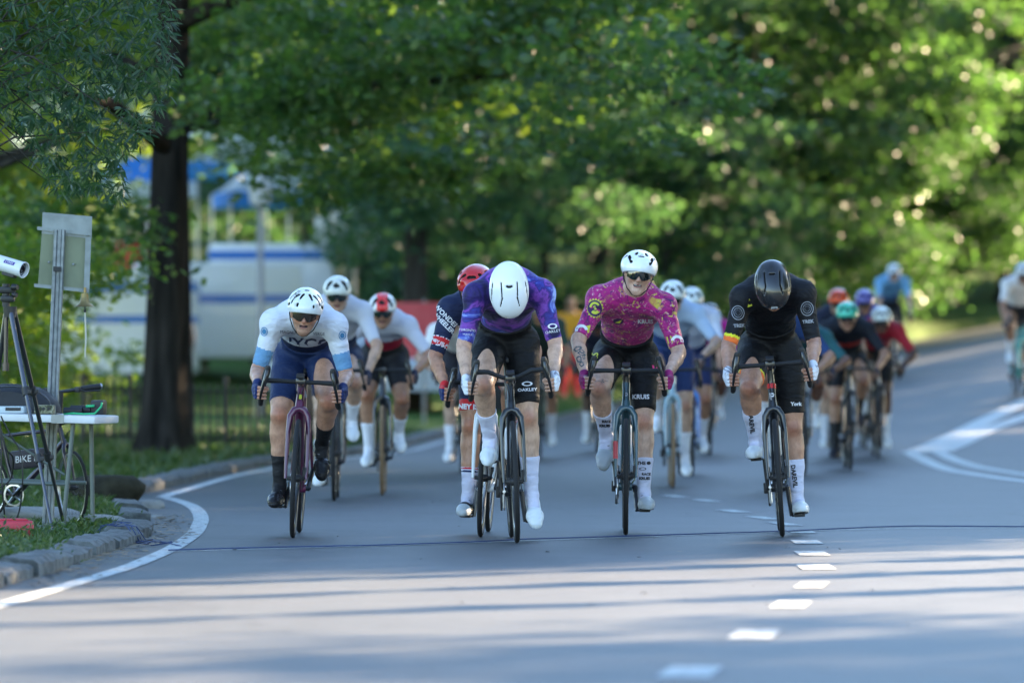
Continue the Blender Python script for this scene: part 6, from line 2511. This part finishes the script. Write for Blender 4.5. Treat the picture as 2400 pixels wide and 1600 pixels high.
# ------------------------------------------------------------------ what stands on the far lawn at the left
M_vanw = mat('van_white', (.80, .81, .82), .35, coat=.4)
M_vanb = mat('van_blue', (.03, .17, .55), .4, coat=.3)
M_glass = mat('dark_glass', (.02, .03, .04), .08, spec=.9)
M_tent = mat('tent_white', (.78, .79, .80), .8, transl=.5)
MATS['tent_white'].node_tree.nodes['Translucent BSDF'].inputs[0].default_value = (.9, .9, .88, 1)
M_tentb = mat('tent_blue', (.03, .20, .62), .7, transl=.3)


def at_ground(u, d):
    x = (u * U - 1200) / FPX * d
    return Vector((x, d, ground_z(x, d)))


def van(u, d, L_, W_, H_, stripe, label, rz=0, cab=True, name='van', cat='van'):
    c = at_ground(u, d)
    t = empty(name, c, (0, 0, rz))
    m = MB().box((0, 0, .35 + (H_ - .35) / 2), (L_, W_, H_ - .35), bev=.10)
    body = m.build('body', M_vanw, t, smooth='auto')
    for (z0, z1) in stripe:
        MB().box((0, 0, (z0 + z1) / 2), (L_ + .012, W_ + .012, z1 - z0), bev=.02).build('stripe', M_vanb, body)
    for x in (-L_ * .32, L_ * .32):
        for s in (-1, 1):
            w = MB().lathe([(.0, .1), (.2, .1), (.34, .08), (.36, 0), (.34, -.08), (.2, -.1), (0, -.1)], (x, s * (W_ / 2 - .1), .36), (0, 1, 0), 20).build('wheel', M_rubber, t, smooth='auto')
            MB().lathe([(.0, .112), (.15, .112), (.19, .10)], (x, s * (W_ / 2 - .1), .36), (0, 1, 0), 16).build('hub_cap', M_steel, w, smooth='auto')
    tag(t, label, cat)
    return t


van(275, 96, 2.6, 2.0, 2.0, [(1.72, 1.9), (1.2, 1.34)], 'white van with two blue stripes parked between the sign and the oak')
van(500, 99, 2.9, 2.0, 2.0, [(1.30, 1.46)], 'white van with one blue stripe parked just right of the oak trunk', rz=.06)
van(640, 104, 2.3, 2.0, 1.9, [(1.6, 1.78)], 'white vehicle with a blue roof band behind the leftmost front rider', rz=-.1)
van(800, 118, 1.3, 2.2, 3.95, [], 'tall white box truck half hidden by foliage above the far riders', name='box_truck', cat='truck')


def canopy(u, d, w, h0, h1, m, label):
    c = at_ground(u, d)
    t = empty('canopy_tent', c, (0, 0, .2))
    hw = w / 2
    mb = MB()
    n = 8
    for i in range(4):
        a0 = [(-hw, -hw), (hw, -hw), (hw, hw), (-hw, hw)][i]
        a1 = [(-hw, -hw), (hw, -hw), (hw, hw), (-hw, hw)][(i + 1) % 4]
        V = []
        for k in range(n + 1):
            q = k / n
            z = h0 + (h1 - h0) * (q ** 1.3)
            V += [(a0[0] * (1 - q), a0[1] * (1 - q), z), (a1[0] * (1 - q), a1[1] * (1 - q), z)]
        mb.add(V, [[2 * k, 2 * k + 1, 2 * k + 3, 2 * k + 2] for k in range(n)])
    mb.build('roof', m, t)
    vb = MB()
    for i in range(4):
        a0 = [(-hw, -hw), (hw, -hw), (hw, hw), (-hw, hw)][i]
        a1 = [(-hw, -hw), (hw, -hw), (hw, hw), (-hw, hw)][(i + 1) % 4]
        vb.add([(a0[0], a0[1], h0), (a1[0], a1[1], h0), (a1[0] * 1.01, a1[1] * 1.01, h0 - .28), (a0[0] * 1.01, a0[1] * 1.01, h0 - .28)], [[0, 1, 2, 3]])
    vb.build('valance', M_tentb if m is M_tent else M_tent, t)
    for (x, y) in ((-hw, -hw), (hw, -hw), (hw, hw), (-hw, hw)):
        MB().tube([(x, y, 0), (x, y, h0)], .025, n=6).build('leg', M_steel, t)
    tag(t, label, 'tent')


canopy(275, 108, 2.6, 2.25, 3.1, M_tentb, 'blue roofed canopy tent between the sign and the oak')
canopy(480, 114, 2.8, 2.3, 3.4, M_tent, 'white canopy tent with blue valance just right of the oak')
canopy(650, 110, 2.4, 2.2, 3.5, M_tent, 'white canopy tent behind the leftmost front rider')
canopy(210, 122, 3.0, 2.9, 4.2, M_tent, 'tall white canopy tent glimpsed right of the sign')


def bystander(u, d, top, legs, skin, label, hgt=1.74, hair=(.03, .02, .015), y=0, ground=None, vest=None):
    c = at_ground(u, d)
    t = empty('person', c, (0, 0, y))
    s = hgt / 1.75
    B = Sdf()
    B.ell((0, 0, 1.28 * s), (.19, .12, .26), None, k=.05)
    B.ell((0, 0, 1.0 * s), (.165, .115, .17), None, k=.05)
    B.cone((0, 0, 1.45 * s), (0, 0, 1.56 * s), .06, .055, k=.03)
    B.ell((0, -.01, 1.64 * s), (.078, .095, .115), None, k=.02)
    B.cone((0, -.10, 1.63 * s), (0, -.115, 1.60 * s), .01, .014, k=.01)
    for q in (-1, 1):
        B.chain([(q * .19, 0, 1.42 * s), (q * .25, .03, 1.14 * s), (q * .22, -.12, .93 * s)], [.058, .045, .032], k=.03)
        B.ell((q * .21, -.16, .90 * s), (.03, .05, .045), None, k=.02)
        B.chain([(q * .09, 0, .95 * s), (q * .11, -.01, .50 * s), (q * .12, .02, .09 * s)], [.095, .062, .042], k=.03)
        B.cone((q * .12, .03, .04), (q * .14, -.14, .035), .042, .038, k=.02)
    V, F = B.eval_mesh(.02)
    body = link('body', mesh_data('body', V, F, skin_mat('skin_bg_' + str(skin[0]), skin)), t)
    V, F = B.eval_mesh(.02, grow=.014, planes=[((0, 0, .93 * s), (0, 0, -1)), ((0, 0, 1.47 * s), (0, 0, 1))])
    link('shirt', mesh_data('shirt', V, F, solid('by' + label[18:34], top)), t)
    V, F = B.eval_mesh(.02, grow=.016, planes=[((0, 0, .98 * s), (0, .25, 1)), ((0, 0, .07), (0, 0, -1))])
    link('trousers', mesh_data('trousers', V, F, solid('bl' + label[18:34], legs)), t)
    Hh = Sdf(); Hh.ell((0, .012, 1.665 * s), (.085, .10, .10), None)
    V, F = Hh.eval_mesh(.02, planes=[((0, -.02, 1.64 * s), (0, -1, -.9))])
    link('hair', mesh_data('hair', V, F, solid('bh' + label[18:34], hair)), t)
    tag(t, label, 'bystander')


bystander(455, 100, (.75, .10, .02), (.08, .04, .03), SKINS['tan'], 'blurred bystander in orange clothes right of the oak trunk')
bystander(302, 106, (.45, .05, .03), (.20, .06, .02), SKINS['tan'], 'blurred bystander in dark red left of the oak trunk')
bystander(1311, 97, (.85, .38, .03), (.85, .07, .07), SKINS['tan'], 'blurred marshal in yellow orange vest and coral trousers at the bend of the road')
bystander(630, 100, (.75, .75, .74), (.5, .5, .5), SKINS['fair'], 'blurred bystander in white standing behind the leftmost front rider')

bystander(405, 92, (.03, .03, .05), (.03, .03, .04), SKINS['tan'], 'blurred bystander in black against the oak trunk edge')

# car and red banner at the left verge
t = empty('parked_car', at_ground(925, 92), (0, 0, math.radians(12)))
prof = [(-2.1, .35), (-2.15, .62), (-2.05, .85), (-1.15, .98), (-.55, 1.38), (.75, 1.42), (1.45, 1.02), (2.05, .92), (2.15, .6), (2.1, .35)]
V = [(x, y * (1 if z < 1 else .82), z) for y in (-.85, .85) for x, z in prof]
n = len(prof)
F = [list(range(n)), list(range(n, 2 * n))[::-1]] + [[i, (i + 1) % n, n + (i + 1) % n, n + i] for i in range(n)]
link('body', mesh_data('body', V, F, mat('car_silver', (.45, .5, .55), .3, metal=.3, coat=.5), smooth=False), t)
for (x0, x1, x2, x3) in ((-.95, -.5, .05, .05), (.12, .12, .70, 1.2)):
    for s in (-1, 1):
        MB().add([(x0, s * .862, .98), (x3, s * .862, .98), (x2, s * .72, 1.34), (x1, s * .72, 1.34)], [[0, 1, 2, 3] if s < 0 else [3, 2, 1, 0]]).build('window', M_glass, t)
for x in (-1.35, 1.35):
    for s in (-1, 1):
        MB().lathe([(0, .1), (.2, .1), (.31, .08), (.32, 0), (.31, -.08), (0, -.1)], (x, s * .8, .32), (0, 1, 0), 20).build('wheel', M_rubber, t, smooth='auto')
tag(t, 'silver grey car parked at the far left verge behind the red and white helmeted rider', 'car')

t = empty('banner_fence', at_ground(975, 84), (0, 0, math.radians(8)))
M_redban = mat('banner_red', (.62, .06, .07), .6, col2=(.70, .12, .12), scale=3)
m = MB()
V = []
for i in range(13):
    for k in range(2):
        V.append((-.75 + i * .125, .02 * math.sin(i * 1.1), .98 + k * .82))
m.add(V, [[2 * i, 2 * i + 2, 2 * i + 3, 2 * i + 1] for i in range(12)])
m.build('banner', M_redban, t, smooth=True)
for x in (-.76, 0, .76):
    MB().tube([(x, .04, 0), (x, .04, 1.85)], .02, n=6).build('post', M_galv, t)
tag(t, 'red banner strung on posts at the left verge behind the red and white helmeted rider', 'banner')

# low black hoop fence along the lawn
t = empty('iron_fence', (0, 0, 0))
M_iron = mat('iron_black', (.010, .010, .011), .5)
f0, f1 = Vector((-4.6, 61.0, 0)), Vector((-2.35, 60.2, 0))
f2 = Vector((-1.75, 74, 0))
seq = []
for (a, b2, n) in ((f0, f1, 26), (f1, f2, 58)):
    for i in range(n):
        p = a.lerp(b2, i / n)
        p.x = min(p.x, kerb_x(p.y) - .45)
        seq.append(Vector((p.x, p.y, ground_z(p.x, p.y))))
t.location = seq[0]
O = seq[0]
for i, p in enumerate(seq):
    q = p - O
    thick = (i % 6 == 0)
    MB().tube([q + Vector((0, 0, -.05)), q + Vector((0, 0, .78 if thick else .70))], .028 if thick else .013, n=6).build('post' if thick else 'picket', M_iron, t)
for z in (.12, .62):
    MB().tube([p - O + Vector((0, 0, z)) for p in seq], .014, n=5).build('rail', M_iron, t)
tag(t, 'low black iron picket fence on the lawn right of the oak trunk', 'fence')

# lamp post glimpsed among the leaves
t = empty('lamp_post', at_ground(598, 90))
MB().tube([(0, 0, 0), (0, 0, .5), (0, 0, 3.3)], [.10, .06, .045], n=10).build('pole', mat('post_grey', (.28, .26, .24), .6), t, smooth=True)
MB().lathe([(.03, 0), (.16, .06), (.20, .34), (.10, .46), (0, .52)], (0, 0, 3.3), (0, 0, 1), 16).build('lantern', mat('lantern_glass', (.45, .44, .42), .25), t, smooth='auto')
tag(t, 'grey park lamp post among the leaves left of centre', 'lamp post')

# pale buildings beyond the trees
def building(x0, x1, y, h, col, label, nwx, nwz, seed=1):
    t = empty('building', ((x0 + x1) / 2, y, 0))
    w = x1 - x0
    MB().box((0, 4, h / 2), (w, 8, h)).build('wall', mat('wall_' + label[:8], col, .8, var=.08, scale=1.5), t)
    MB().box((0, 4, h + .15), (w + .4, 8.4, .3)).build('cornice', mat('cornice_' + label[:8], tuple(c * .8 for c in col), .8), t)
    for i in range(nwx):
        for k in range(nwz):
            x = -w / 2 + (i + .5) * w / nwx
            z = 1.2 + (k + .5) * (h - 1.2) / nwz
            f = MB().box((x, -.01, z), (w / nwx * .5, .12, (h - 1.2) / nwz * .6)).build('window', M_vanw, t)
            MB().box((x, -.075, z), (w / nwx * .42, .02, (h - 1.2) / nwz * .52)).build('pane', M_glass, f)
    tag(t, label, 'building')


building(17.6, 22.5, 172, 13.5, (.66, .55, .48), 'sandy pink building glimpsed through the trees at the right edge', 4, 5)
